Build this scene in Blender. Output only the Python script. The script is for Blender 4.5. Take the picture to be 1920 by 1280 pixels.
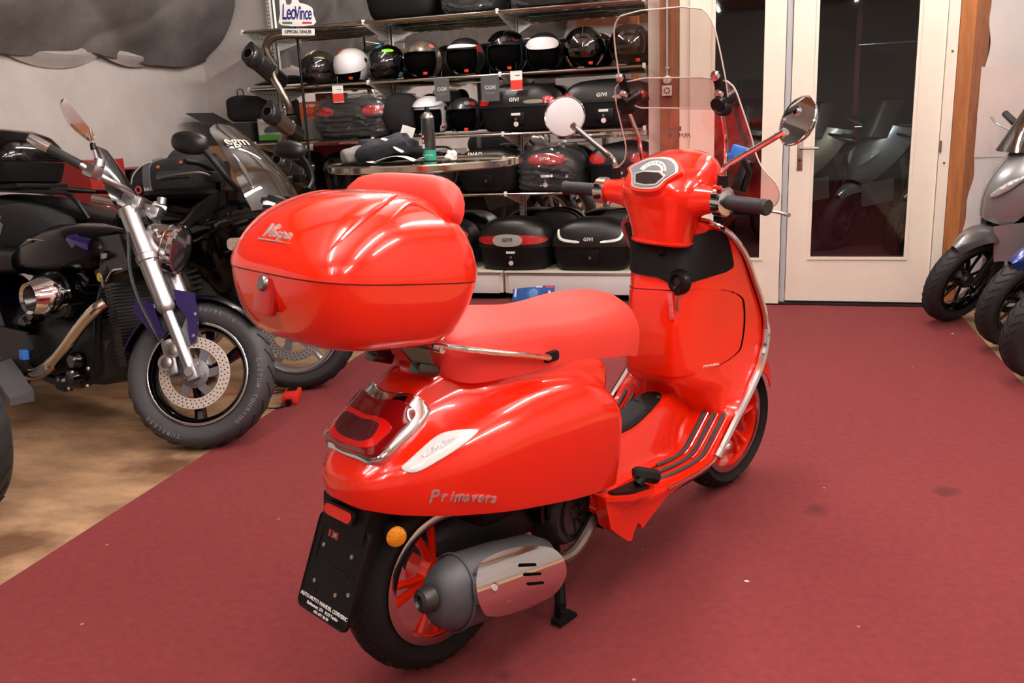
import bpy, bmesh, random
from math import *
from mathutils import Vector, Matrix, Euler, noise
import numpy as np
SC = bpy.context.scene
for o in list(bpy.data.objects): bpy.data.objects.remove(o)
COL = SC.collection
# ---------------------------------------------------------------- camera (room axes: x right along the back wall, y deep, z up)
FPX, PITCH, ROLL, CAMH, RA = 1642.69, 0.2493, -0.0461, 1.2827, radians(17.5)
cam = bpy.data.objects.new('camera', bpy.data.cameras.new('camera')); COL.objects.link(cam)
_r = Vector((cos(RA), sin(RA), 0)); _f = Vector((-sin(RA)*cos(PITCH), cos(RA)*cos(PITCH), -sin(PITCH)))
_u = _r.cross(_f); _c, _s = cos(ROLL), sin(ROLL)
_r, _u = _r*_c + _u*_s, _u*_c - _r*_s
cam.matrix_world = Matrix(((_r.x,_u.x,-_f.x,0),(_r.y,_u.y,-_f.y,0),(_r.z,_u.z,-_f.z,CAMH),(0,0,0,1)))
cam.data.sensor_width = 36; cam.data.lens = FPX/1920*36; cam.data.clip_start = .05
SC.camera = cam
# ---------------------------------------------------------------- world, lamps, exposure
w = bpy.data.worlds.new('world'); SC.world = w; w.use_nodes = True
w.node_tree.nodes['Background'].inputs[0].default_value = (.9,.93,1,1)
w.node_tree.nodes['Background'].inputs[1].default_value = .02
def lamp(name, loc, size, power, col=(1,.955,.90), rot=(0,0,0)):
    d = bpy.data.lights.new(name, 'AREA'); d.shape = 'RECTANGLE'; d.size, d.size_y = size; d.energy = power; d.color = col
    o = bpy.data.objects.new(name, d); COL.objects.link(o); o.location = loc; o.rotation_euler = rot; return o
LAMPS = [(-1.3,.9,2.76,0),(.5,.9,2.76,0),(-1.1,3.1,2.76,0),(.7,3.1,2.76,0),(2.1,1.4,2.76,0),(-1.0,-1.4,2.76,0),(.5,5.0,2.76,0),(.9,-1.3,2.76,0),(-2.3,5.1,2.76,0)]
TUBE_POWER = 172
lamp('next_room_fill', (0.9,7.2,2.7), (.3,1.2), 75.0, (.9,.95,1))  # added fill without a fixture, brightens the scooters behind the glass
SC.view_settings.view_transform = 'Standard'; SC.view_settings.look = 'None'
SC.view_settings.gamma = 1; SC.view_settings.use_curve_mapping = False
SC.view_settings.exposure = -.3
# ---------------------------------------------------------------- materials
MATS = {}
def lin(c):
    return tuple(((v/255)/12.92 if v/255 <= .04045 else ((v/255+.055)/1.055)**2.4) for v in c)
def mat(name, rgb=(128,128,128), rough=.5, metal=0, coat=0, bump=0, bscale=40, var=0, vscale=8, emit=0, spec=.5, tint2=None, stretch=None, sheen=0):
    "procedural principled material; rgb is sRGB 0..255; var = brightness variation by noise, tint2 = second colour mixed by noise"
    if name in MATS: return MATS[name]
    m = bpy.data.materials.new(name); m.use_nodes = True; nt = m.node_tree; b = nt.nodes['Principled BSDF']
    c = lin(rgb); b.inputs['Base Color'].default_value = (*c,1); b.inputs['Roughness'].default_value = rough
    b.inputs['Metallic'].default_value = metal; b.inputs['Specular IOR Level'].default_value = spec
    if coat: b.inputs['Coat Weight'].default_value = coat; b.inputs['Coat Roughness'].default_value = .03
    if sheen: b.inputs['Sheen Weight'].default_value = sheen
    if emit: b.inputs['Emission Color'].default_value = (*c,1); b.inputs['Emission Strength'].default_value = emit
    if bump or var or tint2:
        tc = nt.nodes.new('ShaderNodeTexCoord'); vec = tc.outputs['Object']
        if stretch:
            mp = nt.nodes.new('ShaderNodeMapping'); mp.inputs['Scale'].default_value = stretch
            nt.links.new(vec, mp.inputs[0]); vec = mp.outputs[0]
    if var or tint2:
        n = nt.nodes.new('ShaderNodeTexNoise'); n.inputs['Scale'].default_value = vscale; n.inputs['Detail'].default_value = 6; n.inputs['Roughness'].default_value = .65
        nt.links.new(vec, n.inputs['Vector'])
        r = nt.nodes.new('ShaderNodeValToRGB'); nt.links.new(n.outputs[0], r.inputs[0])
        c2 = lin(tint2) if tint2 else tuple(v*(1-var) for v in c); c1 = c if tint2 else tuple(min(1,v*(1+var)) for v in c)
        r.color_ramp.elements[0].position = .32; r.color_ramp.elements[1].position = .68
        r.color_ramp.elements[0].color = (*c2,1); r.color_ramp.elements[1].color = (*c1,1)
        nt.links.new(r.outputs[0], b.inputs['Base Color'])
    if bump:
        n2 = nt.nodes.new('ShaderNodeTexNoise'); n2.inputs['Scale'].default_value = bscale; n2.inputs['Detail'].default_value = 5
        nt.links.new(vec, n2.inputs['Vector'])
        bp = nt.nodes.new('ShaderNodeBump'); bp.inputs['Strength'].default_value = bump; bp.inputs['Distance'].default_value = .02
        nt.links.new(n2.outputs[0], bp.inputs['Height']); nt.links.new(bp.outputs[0], b.inputs['Normal'])
    MATS[name] = m; return m
def blotch(m, pts, rgb, strength, soft=.35, nscale=9):
    "mix stains (centre x, y, radius) into a material's base colour, with a ragged noise outline"
    nt = m.node_tree; b = nt.nodes['Principled BSDF']; tc = nt.nodes.new('ShaderNodeTexCoord'); nz = nt.nodes.new('ShaderNodeTexNoise'); nz.inputs['Scale'].default_value = nscale
    nt.links.new(tc.outputs['Object'], nz.inputs['Vector'])
    for x,y,r in pts:
        d = nt.nodes.new('ShaderNodeVectorMath'); d.operation = 'DISTANCE'; nt.links.new(tc.outputs['Object'], d.inputs[0]); d.inputs[1].default_value = (x,y,0)
        a = nt.nodes.new('ShaderNodeMath'); a.operation = 'MULTIPLY_ADD'; nt.links.new(nz.outputs[0], a.inputs[0]); a.inputs[1].default_value = r*1.6; nt.links.new(d.outputs['Value'], a.inputs[2])
        mr = nt.nodes.new('ShaderNodeMapRange'); nt.links.new(a.outputs[0], mr.inputs['Value']); mr.inputs['From Min'].default_value = r*1.8*(1-soft); mr.inputs['From Max'].default_value = r*1.8; mr.inputs['To Min'].default_value = strength; mr.inputs['To Max'].default_value = 0
        mx = nt.nodes.new('ShaderNodeMix'); mx.data_type = 'RGBA'; nt.links.new(mr.outputs[0], mx.inputs[0]); mx.inputs[7].default_value = (*lin(rgb),1)
        l = b.inputs['Base Color'].links
        if l: nt.links.new(l[0].from_socket, mx.inputs[6])
        else: mx.inputs[6].default_value = b.inputs['Base Color'].default_value
        nt.links.new(mx.outputs[2], b.inputs['Base Color'])
    return m
def specks(m, scale, size, rgb, strength):
    "scatter of small fibres or grit in a material"
    nt = m.node_tree; b = nt.nodes['Principled BSDF']; tc = nt.nodes.new('ShaderNodeTexCoord'); v = nt.nodes.new('ShaderNodeTexVoronoi'); v.inputs['Scale'].default_value = scale
    nt.links.new(tc.outputs['Object'], v.inputs['Vector']); mr = nt.nodes.new('ShaderNodeMapRange'); nt.links.new(v.outputs['Distance'], mr.inputs['Value'])
    mr.inputs['From Min'].default_value = size*.5; mr.inputs['From Max'].default_value = size; mr.inputs['To Min'].default_value = strength; mr.inputs['To Max'].default_value = 0
    mx = nt.nodes.new('ShaderNodeMix'); mx.data_type = 'RGBA'; nt.links.new(mr.outputs[0], mx.inputs[0]); mx.inputs[7].default_value = (*lin(rgb),1)
    l = b.inputs['Base Color'].links; nt.links.new(l[0].from_socket, mx.inputs[6]); nt.links.new(mx.outputs[2], b.inputs['Base Color']); return m
def clear(name, tint=(255,255,255), refl=.12, rough=.02, body=None, bodyamt=0):
    "thin sheet of glass or film: transparent + fresnel gloss (+ some tinted diffuse body)"
    if name in MATS: return MATS[name]
    m = bpy.data.materials.new(name); m.use_nodes = True; nt = m.node_tree; nt.nodes.clear()
    o = nt.nodes.new('ShaderNodeOutputMaterial'); t = nt.nodes.new('ShaderNodeBsdfTransparent'); g = nt.nodes.new('ShaderNodeBsdfGlossy')
    t.inputs[0].default_value = (*lin(tint),1); g.inputs['Roughness'].default_value = rough
    lw = nt.nodes.new('ShaderNodeLayerWeight'); lw.inputs[0].default_value = .25
    mr = nt.nodes.new('ShaderNodeMapRange'); mr.inputs['To Min'].default_value = refl*.4; mr.inputs['To Max'].default_value = min(1,refl*5)
    nt.links.new(lw.outputs['Fresnel'], mr.inputs['Value'])
    x = nt.nodes.new('ShaderNodeMixShader'); nt.links.new(mr.outputs[0], x.inputs[0]); nt.links.new(t.outputs[0], x.inputs[1]); nt.links.new(g.outputs[0], x.inputs[2])
    out = x.outputs[0]
    if body:
        d = nt.nodes.new('ShaderNodeBsdfDiffuse'); d.inputs[0].default_value = (*lin(body),1)
        y = nt.nodes.new('ShaderNodeMixShader'); y.inputs[0].default_value = bodyamt
        nt.links.new(out, y.inputs[1]); nt.links.new(d.outputs[0], y.inputs[2]); out = y.outputs[0]
    nt.links.new(out, o.inputs[0]); MATS[name] = m; return m
RED = mat('red_paint', (233,36,6), .2, coat=1)
BLACK = mat('black_plastic', (10,10,11), .5, spec=.22, bump=.12, bscale=260)
SATIN = mat('satin_black', (9,9,10), .35, spec=.28)
GLOSSB = mat('gloss_black', (5,5,6), .12, coat=.45, spec=.3)
RUBBER = mat('tyre_rubber', (19,19,20), .7, spec=.3, bump=.15, bscale=120)
CHROME = mat('chrome', (225,225,228), .06, 1)
STEEL = mat('brushed_steel', (176,172,166), .28, 1)
ALU = mat('satin_aluminium', (186,186,188), .36, 1)
DARKM = mat('dark_metal', (52,52,55), .42, .8)
WHITE = mat('white_plastic', (232,230,226), .4)
PAPER = mat('white_paper', (236,234,230), .8)
VOID = mat('dark_lining', (4,4,4), .95, spec=.05)
REDLENS = mat('red_lens', (150,8,10), .1, coat=.8)
# ---------------------------------------------------------------- geometry helpers
def catmull(P, n, closed=False):
    P = [Vector(p) for p in P]; m = len(P); out = []
    segs = m if closed else m-1
    for i in range(segs):
        if closed: a,b,c,d = P[i-1],P[i],P[(i+1)%m],P[(i+2)%m]
        else:
            b,c = P[i],P[i+1]; a = P[i-1] if i else b*2-c; d = P[i+2] if i+2 < m else c*2-b
        for k in range(n):
            t = k/n; out.append(.5*((2*b)+(c-a)*t+(2*a-5*b+4*c-d)*t*t+(3*b-a-3*c+d)*t*t*t))
    if not closed: out.append(P[-1].copy())
    return out
class MB:
    def __init__(s): s.v = []; s.f = []; s.m = Matrix.Identity(4); s.mi = []; s.cur = 0
    def add(s, vs, fs):
        o = len(s.v); s.v += [s.m @ Vector(v) for v in vs]; s.f += [tuple(i+o for i in f) for f in fs]; s.mi += [s.cur]*len(fs); return s
    def box(s, c, d, rot=None, bev=0):
        x,y,z = d[0]/2,d[1]/2,d[2]/2
        R = rot.to_matrix() if isinstance(rot, Euler) else (rot.to_3x3() if rot is not None else Matrix.Identity(3))
        if not bev:
            vs = [R@Vector((sx*x,sy*y,sz*z))+Vector(c) for sx in (-1,1) for sy in (-1,1) for sz in (-1,1)]
            return s.add(vs, [(0,1,3,2),(4,6,7,5),(0,4,5,1),(2,3,7,6),(0,2,6,4),(1,5,7,3)])
        bm = bmesh.new(); bmesh.ops.create_cube(bm, size=1); bmesh.ops.scale(bm, vec=d, verts=bm.verts)
        bmesh.ops.bevel(bm, geom=bm.edges[:], offset=min(bev, .49*min(d)), segments=2, profile=.6, affect='EDGES', clamp_overlap=True)
        bm.verts.index_update(); vs = [R@v.co+Vector(c) for v in bm.verts]; fs = [tuple(v.index for v in f.verts) for f in bm.faces]; bm.free()
        return s.add(vs, fs)
    def loft(s, rings, cap=True, closed=True, loop=False):
        n = len(rings[0]); vs = [p for r in rings for p in r]; fs = []; R = len(rings)
        for i in range(R if loop else R-1):
            a = i*n; b = ((i+1)%R)*n
            for j in range(n if closed else n-1):
                k = (j+1)%n; fs.append((a+j,a+k,b+k,b+j))
        if cap and not loop: fs.append(tuple(range(n-1,-1,-1))); fs.append(tuple(range((R-1)*n,R*n)))
        return s.add(vs, fs)
    def tube(s, P, r, n=8, cap=True, closed=False, flat=1, up=None):
        P = [Vector(p) for p in P]; N = len(P); rings = []; prev = None
        for i,p in enumerate(P):
            if closed: t = P[(i+1)%N]-P[i-1]
            else: t = P[min(i+1,N-1)]-P[max(i-1,0)]
            t.normalize()
            if prev is None:
                a = Vector(up) if up else (Vector((0,0,1)) if abs(t.z) < .9 else Vector((1,0,0)))
            else: a = prev
            x = (a-t*a.dot(t)); x.normalize(); y = t.cross(x); prev = x
            rr = r[i] if isinstance(r,(list,tuple)) else r
            rings.append([p+x*cos(2*pi*k/n)*rr*flat+y*sin(2*pi*k/n)*rr for k in range(n)])
        return s.loft(rings, cap and not closed, True, closed)
    def cyl(s, a, b, r, r2=None, n=14, cap=True): return s.tube([a,b],[r, r if r2 is None else r2], n, cap)
    def lathe(s, prof, c=(0,0,0), ax=(0,0,1), n=24, loop=False, cap=False):
        A = Vector(ax).normalized(); X = A.orthogonal().normalized(); Y = A.cross(X); C = Vector(c)
        rings = [[C+A*z+(X*cos(2*pi*k/n)+Y*sin(2*pi*k/n))*r for k in range(n)] for r,z in prof]
        return s.loft(rings, cap, True, loop)
    def ell(s, c, r, n=20, m=12, e=1, R=None, t0=-90, t1=90):
        def sp(v,q): return copysign(abs(v)**q, v)
        C = Vector(c); rings = []
        for i in range(m+1):
            t = radians(t0+(t1-t0)*i/m); ct = max(sp(cos(t),e),1e-4); st = sp(sin(t),e)
            ring = [Vector((r[0]*ct*sp(cos(2*pi*k/n),e), r[1]*ct*sp(sin(2*pi*k/n),e), r[2]*st)) for k in range(n)]
            rings.append([C+(R@p if R is not None else p) for p in ring])
        return s.loft(rings, True)
    def prism(s, pts, d):
        "extrude a planar outline (3D points) along vector d"
        n = len(pts); P = [Vector(p) for p in pts]; D = Vector(d)
        return s.add(P+[p+D for p in P], [tuple(range(n-1,-1,-1)), tuple(range(n,2*n))]+[(i,(i+1)%n,(i+1)%n+n,i+n) for i in range(n)])
    def grid(s, G):
        return s.loft(G, False, False)
    def sheet(s, G, d):
        "grid with thickness d (vector or scalar along normal)"
        R = len(G); n = len(G[0]); G = [[Vector(p) for p in r] for r in G]; H = []
        for i in range(R):
            row = []
            for j in range(n):
                if isinstance(d, Vector): row.append(G[i][j]+d); continue
                a = G[min(i+1,R-1)][j]-G[max(i-1,0)][j]; b = G[i][min(j+1,n-1)]-G[i][max(j-1,0)]
                nn = a.cross(b); nn.normalize(); row.append(G[i][j]+nn*d)
            H.append(row)
        vs = [p for r in G for p in r]+[p for r in H for p in r]; o = R*n; fs = []
        for i in range(R-1):
            for j in range(n-1):
                a,b,c,e = i*n+j,i*n+j+1,(i+1)*n+j+1,(i+1)*n+j
                fs += [(a,e,c,b),(a+o,b+o,c+o,e+o)]
        for i in range(R-1):
            for j in (0,n-1): a,b = i*n+j,(i+1)*n+j; fs.append((a,b,b+o,a+o) if j else (b,a,a+o,b+o))
        for j in range(n-1):
            for i in (0,R-1): a,b = i*n+j,i*n+j+1; fs.append((b,a,a+o,b+o) if i else (a,b,b+o,a+o))
        return s.add(vs, fs)
    def build(s, name, m, parent=None, ang=35, sub=0, stuff=False, label=None, loc=None):
        me = bpy.data.meshes.new(name); me.from_pydata([tuple(v) for v in s.v], [], s.f); me.validate()
        ms = m if isinstance(m,(list,tuple)) else [m]
        for q in ms: me.materials.append(q)
        if len(ms) > 1 and len(me.polygons) == len(s.mi): me.polygons.foreach_set('material_index', s.mi)
        bm = bmesh.new(); bm.from_mesh(me); bmesh.ops.recalc_face_normals(bm, faces=bm.faces); bm.to_mesh(me); bm.free()
        me.polygons.foreach_set('use_smooth', [True]*len(me.polygons)); me.set_sharp_from_angle(angle=radians(ang))
        o = bpy.data.objects.new(name, me); COL.objects.link(o)
        if parent is not None: o.parent = parent
        if loc is not None: o.location = loc
        if sub: md = o.modifiers.new('sub','SUBSURF'); md.levels = sub; md.render_levels = sub
        if stuff: o['kind'] = 'stuff'
        if label: o['label'] = label
        return o
def thing(name, label, cat, loc=(0,0,0), rz=0, group=None, rot=None):
    o = bpy.data.objects.new(name, None); COL.objects.link(o); o.empty_display_size = .1
    o.location = loc; o.rotation_euler = rot if rot else (0,0,rz); o['label'] = label; o['category'] = cat
    if group: o['group'] = group
    return o
def tag(o, label, cat, group=None, stuff=False):
    o['label'] = label; o['category'] = cat
    if group: o['group'] = group
    if stuff: o['kind'] = 'stuff'
    return o
def struct(o): o['kind'] = 'structure'; return o
def text(s, size, m, parent, M4, name='lettering', ext=.0012, shear=0, bold=0, space=1, align='CENTER', label=None):
    "flat lettering: M4 maps text plane (x right, y up, z out) into the parent's frame"
    cu = bpy.data.curves.new('t','FONT'); cu.body = s; cu.size = size; cu.extrude = ext; cu.shear = shear; cu.offset = bold; cu.space_character = space
    cu.align_x = align; cu.align_y = 'CENTER'; cu.resolution_u = 3
    t = bpy.data.objects.new('t', cu); COL.objects.link(t); dg = bpy.context.evaluated_depsgraph_get(); dg.update()
    me = bpy.data.meshes.new_from_object(t.evaluated_get(dg)); bpy.data.objects.remove(t); bpy.data.curves.remove(cu)
    me.transform(M4); me.materials.clear(); me.materials.append(m); me.name = name
    o = bpy.data.objects.new(name, me); COL.objects.link(o)
    if parent is not None: o.parent = parent
    if label: o['label'] = label
    return o
def frame(o, x, y):
    "matrix with origin o, x axis x, y axis y (orthonormalised), z = x cross y"
    X = Vector(x).normalized(); Z = X.cross(Vector(y)).normalized(); Y = Z.cross(X)
    return Matrix(((X.x,Y.x,Z.x,o[0]),(X.y,Y.y,Z.y,o[1]),(X.z,Y.z,Z.z,o[2]),(0,0,0,1)))
def copy_tree(o, parent=None):
    c = o.copy(); COL.objects.link(c)
    if parent is not None: c.parent = parent
    for ch in list(o.children): copy_tree(ch, c)
    return c
def rrect(w, h, r, n=4):
    "rounded rectangle outline in 2D, centred"
    out = []
    for cx,cy,a0 in ((w/2-r,h/2-r,0),(-w/2+r,h/2-r,90),(-w/2+r,-h/2+r,180),(w/2-r,-h/2+r,270)):
        for k in range(n+1): a = radians(a0+90*k/n); out.append((cx+r*cos(a),cy+r*sin(a)))
    return out
def sell(a, b, e, n=40):
    "superellipse outline"
    return [(a*copysign(abs(cos(t))**e,cos(t)), b*copysign(abs(sin(t))**e,sin(t))) for t in [2*pi*k/n for k in range(n)]]
def rnd(a, b): return random.uniform(a, b)
random.seed(7)
# ================================================================ ROOM
FABRIC = mat('pale_fabric', (186,178,173), .95, bump=.25, bscale=14, var=.09, vscale=3.5, sheen=.2)
FABPINK = mat('pinkish_fabric', (216,206,198), .95, bump=.25, bscale=14, tint2=(190,190,194), vscale=2.2, stretch=(1,1,.5))
DRAPE = mat('dark_grey_fabric', (104,97,94), .95, bump=.25, bscale=12, var=.1, vscale=3, tint2=(78,72,70))
CONC = mat('stained_tan_floor', (188,152,116), .62, bump=.3, bscale=30, tint2=(132,100,72), vscale=3.4, stretch=(1,2.2,1))
CARPET = mat('maroon_carpet', (134,48,50), .95, bump=.6, bscale=420, var=.13, vscale=38)
specks(CARPET, 5.2, .030, (214,176,170), .8); specks(CARPET, 2.3, .022, (70,22,24), .7)
blotch(CARPET, [(.13,2.80,.05),(.55,3.02,.05),(-.6,1.72,.03)], (84,26,28), .6)
WOOD = mat('brown_wood', (150,92,56), .6, bump=.1, bscale=30, tint2=(112,64,38), vscale=6, stretch=(6,6,.7))
WOOD2 = mat('orange_wood', (186,118,62), .55, bump=.1, bscale=30, tint2=(150,88,44), vscale=5, stretch=(6,6,.6))
CREAM = mat('cream_door_paint', (242,232,216), .38, var=.03, vscale=5)
blotch(CONC, [(-2.36,2.72,.17),(-2.42,2.0,.2),(-2.75,3.25,.16)], (92,56,34), .85)
CEILF = mat('ceiling_fabric', (244,245,248), .9, var=.05, vscale=2)
LACQ = mat('cream_lacquer', (226,218,206), .35)
MIRROR = mat('mirror_silver', (234,236,236), .02, 1)
GLASS = clear('door_glass', (214,220,218), .10)
GLASSED = mat('glass_edge_green', (120,150,140), .1, 0)
def slab(name, lo, hi, m, parent=None, bev=0):
    b = MB(); b.box([(a+c)/2 for a,c in zip(lo,hi)], [c-a for a,c in zip(lo,hi)], bev=bev); return b.build(name, m, parent)
def S(name, lo, hi, m, bev=0): return struct(slab(name, lo, hi, m, bev=bev))
S('floor', (-6,-4.2,-.2), (5,6.55,-.008), CONC)
S('floor', (-3,6.55,-.2), (5,11.5,.0), mat('next_room_carpet', (92,30,36), .95, bump=.4, bscale=300))
b = MB(); b.prism([(-1.96,-4.15,-.0075),(1.2,-4.15,-.0075),(1.05,5.97,-.0075),(-2.375,5.97,-.0075)], (0,0,.0075)); cp = b.build('carpet', CARPET); tag(cp, 'wide maroon carpet runner leading to the white glass doors', 'carpet')
# draped fabric walls: grids with folds
def fold(p, s=1.0, k=0): return noise.noise(Vector((p[0]*s+k,p[1]*s,p[2]*s)))
def lerp_(a, b, t): return a+(b-a)*t
def drape(name, P, nu, nv, m, amp, seed, th=.01):
    G = []
    for i in range(nv+1):
        row = []
        for j in range(nu+1):
            p,nn = P(j/nu, i/nv); d = amp*(fold(p,1.6,seed)+.5*fold(p,4,seed+9)); row.append(Vector(p)+Vector(nn)*(d+amp*.6)) 
        G.append(row)
    b = MB(); b.sheet(G, -th); return struct(b.build(name, m))
drape('wall_left', lambda u,v: ((-4.62,-4.1+10.65*u,1.95*v),(1,0,0)), 120, 26, FABRIC, .035, 1)
S('wall_left', (-4.9,-4.2,0), (-4.72,6.9,3.1), FABRIC)
def roofp(u, v):   # sagging swags of roof fabric pinned at intervals along the knee wall
    y = -4.1+10.55*u; q = (y+.25)%1.35/1.35; sag = .10*sin(pi*q)*(1-v)**2+.05*sin(pi*q)*sin(pi*v)
    x = -4.55+.62*v+.13*sin(pi*min(1,v*1.4))*(.6+.4*sin(7*y+5*v)); cr = .05*(1-abs(sin(1.7*y+3.2*v)))**5+.04*(1-abs(sin(2.3*y-4.5*v+1)))**5; return ((x-cr, y, 1.86+1.2*v-.55*sag), (.87,0,-.5))
drape('ceiling_slope', roofp, 220, 44, DRAPE, .05, 4)
bpy.data.objects['ceiling_slope'].name = 'ceiling_left'
for y0,y1,dp in ((2.9,3.7,.09),(3.7,4.4,.06),(4.4,5.29,.11),(5.29,5.95,.07),(5.95,6.36,.05)):   # pale pouches of fabric sagging below the dark hem
    G = [[(-4.57+.07*sin(pi*j/16)*sin(pi*min(1,i/6*1.1)), lerp_(y0,y1,j/16), 1.90-(.06+dp*sin(pi*j/16)**.8)*i/6) for j in range(17)] for i in range(7)]
    b = MB(); b.sheet(G, .006); struct(b.build('trim_10', mat('grey_fabric', (158,150,146), .95, bump=.2, bscale=14, var=.06)))
S('ceiling', (-4.3,-4.2,3.02), (5,6.6,3.12), CEILF)
drape('wall_back', lambda u,v: ((-4.65+3.8*u,6.52,3.05*v),(0,-1,0)), 60, 40, FABRIC, .018, 12)
S('wall_back', (-4.9,6.56,0), (-.84,6.7,3.1), FABRIC)
S('wall_back', (-.88,6.06,0), (-.80,6.6,3.05), mat('white_plaster', (226,214,204), .8, bump=.3, bscale=30))
S('wall_back', (-.80,6.02,2.3), (1.1,6.14,3.05), CREAM)
S('wall_back', (1.1,6.06,0), (5,6.2,3.05), FABRIC)
def fabR(u, v):
    z = 3.03*v; u0 = 1.035+.075*min(1,(z/1.5)**.8)+.008*sin(9*z)+.006*sin(25*z)
    return ((u0+3.3*u, 5.955, z), (0,-1,0))
drape('wall_back', fabR, 60, 90, FABPINK, .012, 21, .006)
seam = drape('trim_2', lambda u,v: ((1.085+3.3*u,5.938,.93+.52*v),(0,-1,0)), 30, 6, mat('pink_fabric_strip', (216,200,192), .95, tint2=(200,190,186), vscale=3, bump=.2, bscale=14), .006, 22, .003)
S('wall_right', (4.2,-4.2,0), (4.35,6.6,3.1), FABRIC)
S('wall_front', (-4.9,-4.35,0), (4.35,-4.2,3.1), mat('grey_barn_fabric', (214,212,212), .95, var=.1, vscale=2))
# timber
S('trim_1', (-.795,5.975,0), (-.672,6.09,3.02), WOOD)
S('trim_3', (.962,5.985,0), (1.045,6.10,3.02), WOOD2)
S('trim_3', (1.045,5.975,0), (1.12,6.07,3.02), WOOD)
for x in (-3.2,-1.6,0,1.6,3.2): S('trim_4', (x-.07,-4.1,2.9), (x+.07,6.0,3.02), WOOD2)
for y in (-3.3,-.6,2.3,5.2): S('trim_5', (-3.6,y-.07,2.80), (4.1,y+.07,2.93), WOOD)
for y in (-3.6,-1.8): S('trim_6', (-2.4,y-.06,0), (-2.28,y+.06,2.9), WOOD2)
# doors
def door(name, x0, x1, y, st, bot, glz0, hinge_left, panel=0):
    zt = 2.28; b = MB(); t = .045
    gx0, gx1 = st[0], st[1]
    for lo,hi in (((x0,y,bot),(gx0,y+t,zt)),((gx1,y,bot),(x1,y+t,zt)),((gx0,y,bot),(gx1,y+t,glz0)),((gx0,y,2.13),(gx1,y+t,zt))):
        b.box([(a+c)/2 for a,c in zip(lo,hi)], [c-a for a,c in zip(lo,hi)])
    d = b.build(name, CREAM); struct(d)
    g = MB(); g.box(((gx0+gx1)/2,y+.024,(glz0+2.13)/2), (gx1-gx0+.01,.008,2.13-glz0+.01)); g.build('glass_pane', GLASS, d)
    m = MB()   # glazing bead
    for lo,hi in (((gx0-.012,y-.008,glz0-.012),(gx0+.006,y+.004,2.14)),((gx1-.006,y-.008,glz0-.012),(gx1+.012,y+.004,2.14)),((gx0+.006,y-.008,glz0-.012),(gx1-.006,y+.004,glz0+.006))):
        m.box([(a+c)/2 for a,c in zip(lo,hi)], [c-a for a,c in zip(lo,hi)])
    m.build('glazing_bead', CREAM, d); return d
D1 = door('door_1', -.60, -.014, 5.955, (-.447,-.137), .012, .312, True)
D2 = door('door_2', .028, .896, 6.0, (.172,.746), .025, .312, False)
S('door_frame', (-.668,5.98,0), (-.604,6.06,2.3), CREAM); S('door_frame', (.900,5.978,0), (.958,6.07,2.3), CREAM); S('door_frame', (-.01,6.02,0), (.024,6.07,2.3), mat('door_rebate', (196,198,204), .5))
for i,o in enumerate([o for o in bpy.data.objects if o.name.startswith('door_frame')]): o.name = 'trim_7'
hb = MB(); hb.box((.092,5.996,.975), (.034,.008,.20), bev=.003); pl = hb.build('handle_plate', STEEL, D2)
hb = MB(); hb.tube([(.092,5.99,1.015),(.092,5.955,1.015)], .009, 10); hb.tube([(.092,5.955,1.015),(.10,5.95,1.015),(.20,5.95,1.013)], .0085, 10); hb.build('handle_lever', STEEL, pl)
hb = MB(); hb.cyl((.092,5.99,.94),(.092,5.985,.94), .009); hb.build('keyhole', DARKM, pl)
for z in (.20,1.0): hb = MB(); hb.cyl((.902,5.974,z-.035),(.902,5.974,z+.035), .008); hb.build('hinge', STEEL, D2)
hb = MB(); [hb.cyl((.93,5.979,z),(.93,5.974,z), .007) for z in (.16,.9,1.55,2.0)]; hb.build('screw_hole', mat('rusty_screw', (120,80,40), .6, .5), [o for o in bpy.data.objects if o.name.startswith('trim_7')][1])
S('trim_8', (-.66,5.99,0), (.96,6.1,.012), mat('dark_threshold', (24,18,16), .8))
# switch and cable on the timber post
t = thing('light_switch', 'round white surface switch above a square socket on the brown post', 'switch', (-.745,5.974,1.44))
b = MB(); b.box((0,-.012,-.03), (.062,.024,.066), bev=.004); b.build('socket_box', WHITE, t)
b = MB(); b.lathe([(0,-.026),(.022,-.026),(.026,-.02),(.028,0)], (0,0,.038), (0,1,0), 20); sw = b.build('switch_dial', WHITE, t)
b = MB(); b.box((0,-.03,.038), (.008,.01,.03)); b.build('toggle', mat('beige', (205,190,170), .5), sw)
b = MB()
for k in range(7): a = 2*pi*k/7; b.box((.017*cos(a),-.0245,-.03+.017*sin(a)), (.009,.002,.009), Euler((0,-a,0)))
b.build('printed_mark', mat('dark_ink', (50,48,46), .7), t)
b = MB(); b.cyl((0,-.008,.065),(0,-.008,1.5), .0065, n=8); cb = b.build('cable_conduit', mat('grey_conduit', (176,170,162), .5), t)
b = MB()
for z in (.11,.62): b.box((0,-.008,z), (.034,.012,.012), bev=.003)
b.build('conduit_clip', STEEL, t)
# ceiling tube lamps (fixtures)
for i,(x,y,z,a) in enumerate(LAMPS):
    t = thing('tube_lamp', 'white fluorescent batten under the ceiling, out of the picture', 'ceiling lamp', (x,y,z), a, 'ceiling tube lamps')
    b = MB(); b.box((0,0,.0), (.05,1.55,.04), bev=.01); b.box((0,0,.10),(.03,.3,.16)); b.build('housing', WHITE, t)
    b = MB(); b.cyl((0,-.73,-.075),(0,.73,-.075),.019,n=16); b.build('tube', mat('lit_tube',(255,249,243),.5,emit=TUBE_POWER), t)
    for q in (-.74,.74): b = MB(); b.box((0,q,-.06),(.035,.02,.08)); b.build('tube_socket', WHITE, t)
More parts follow.
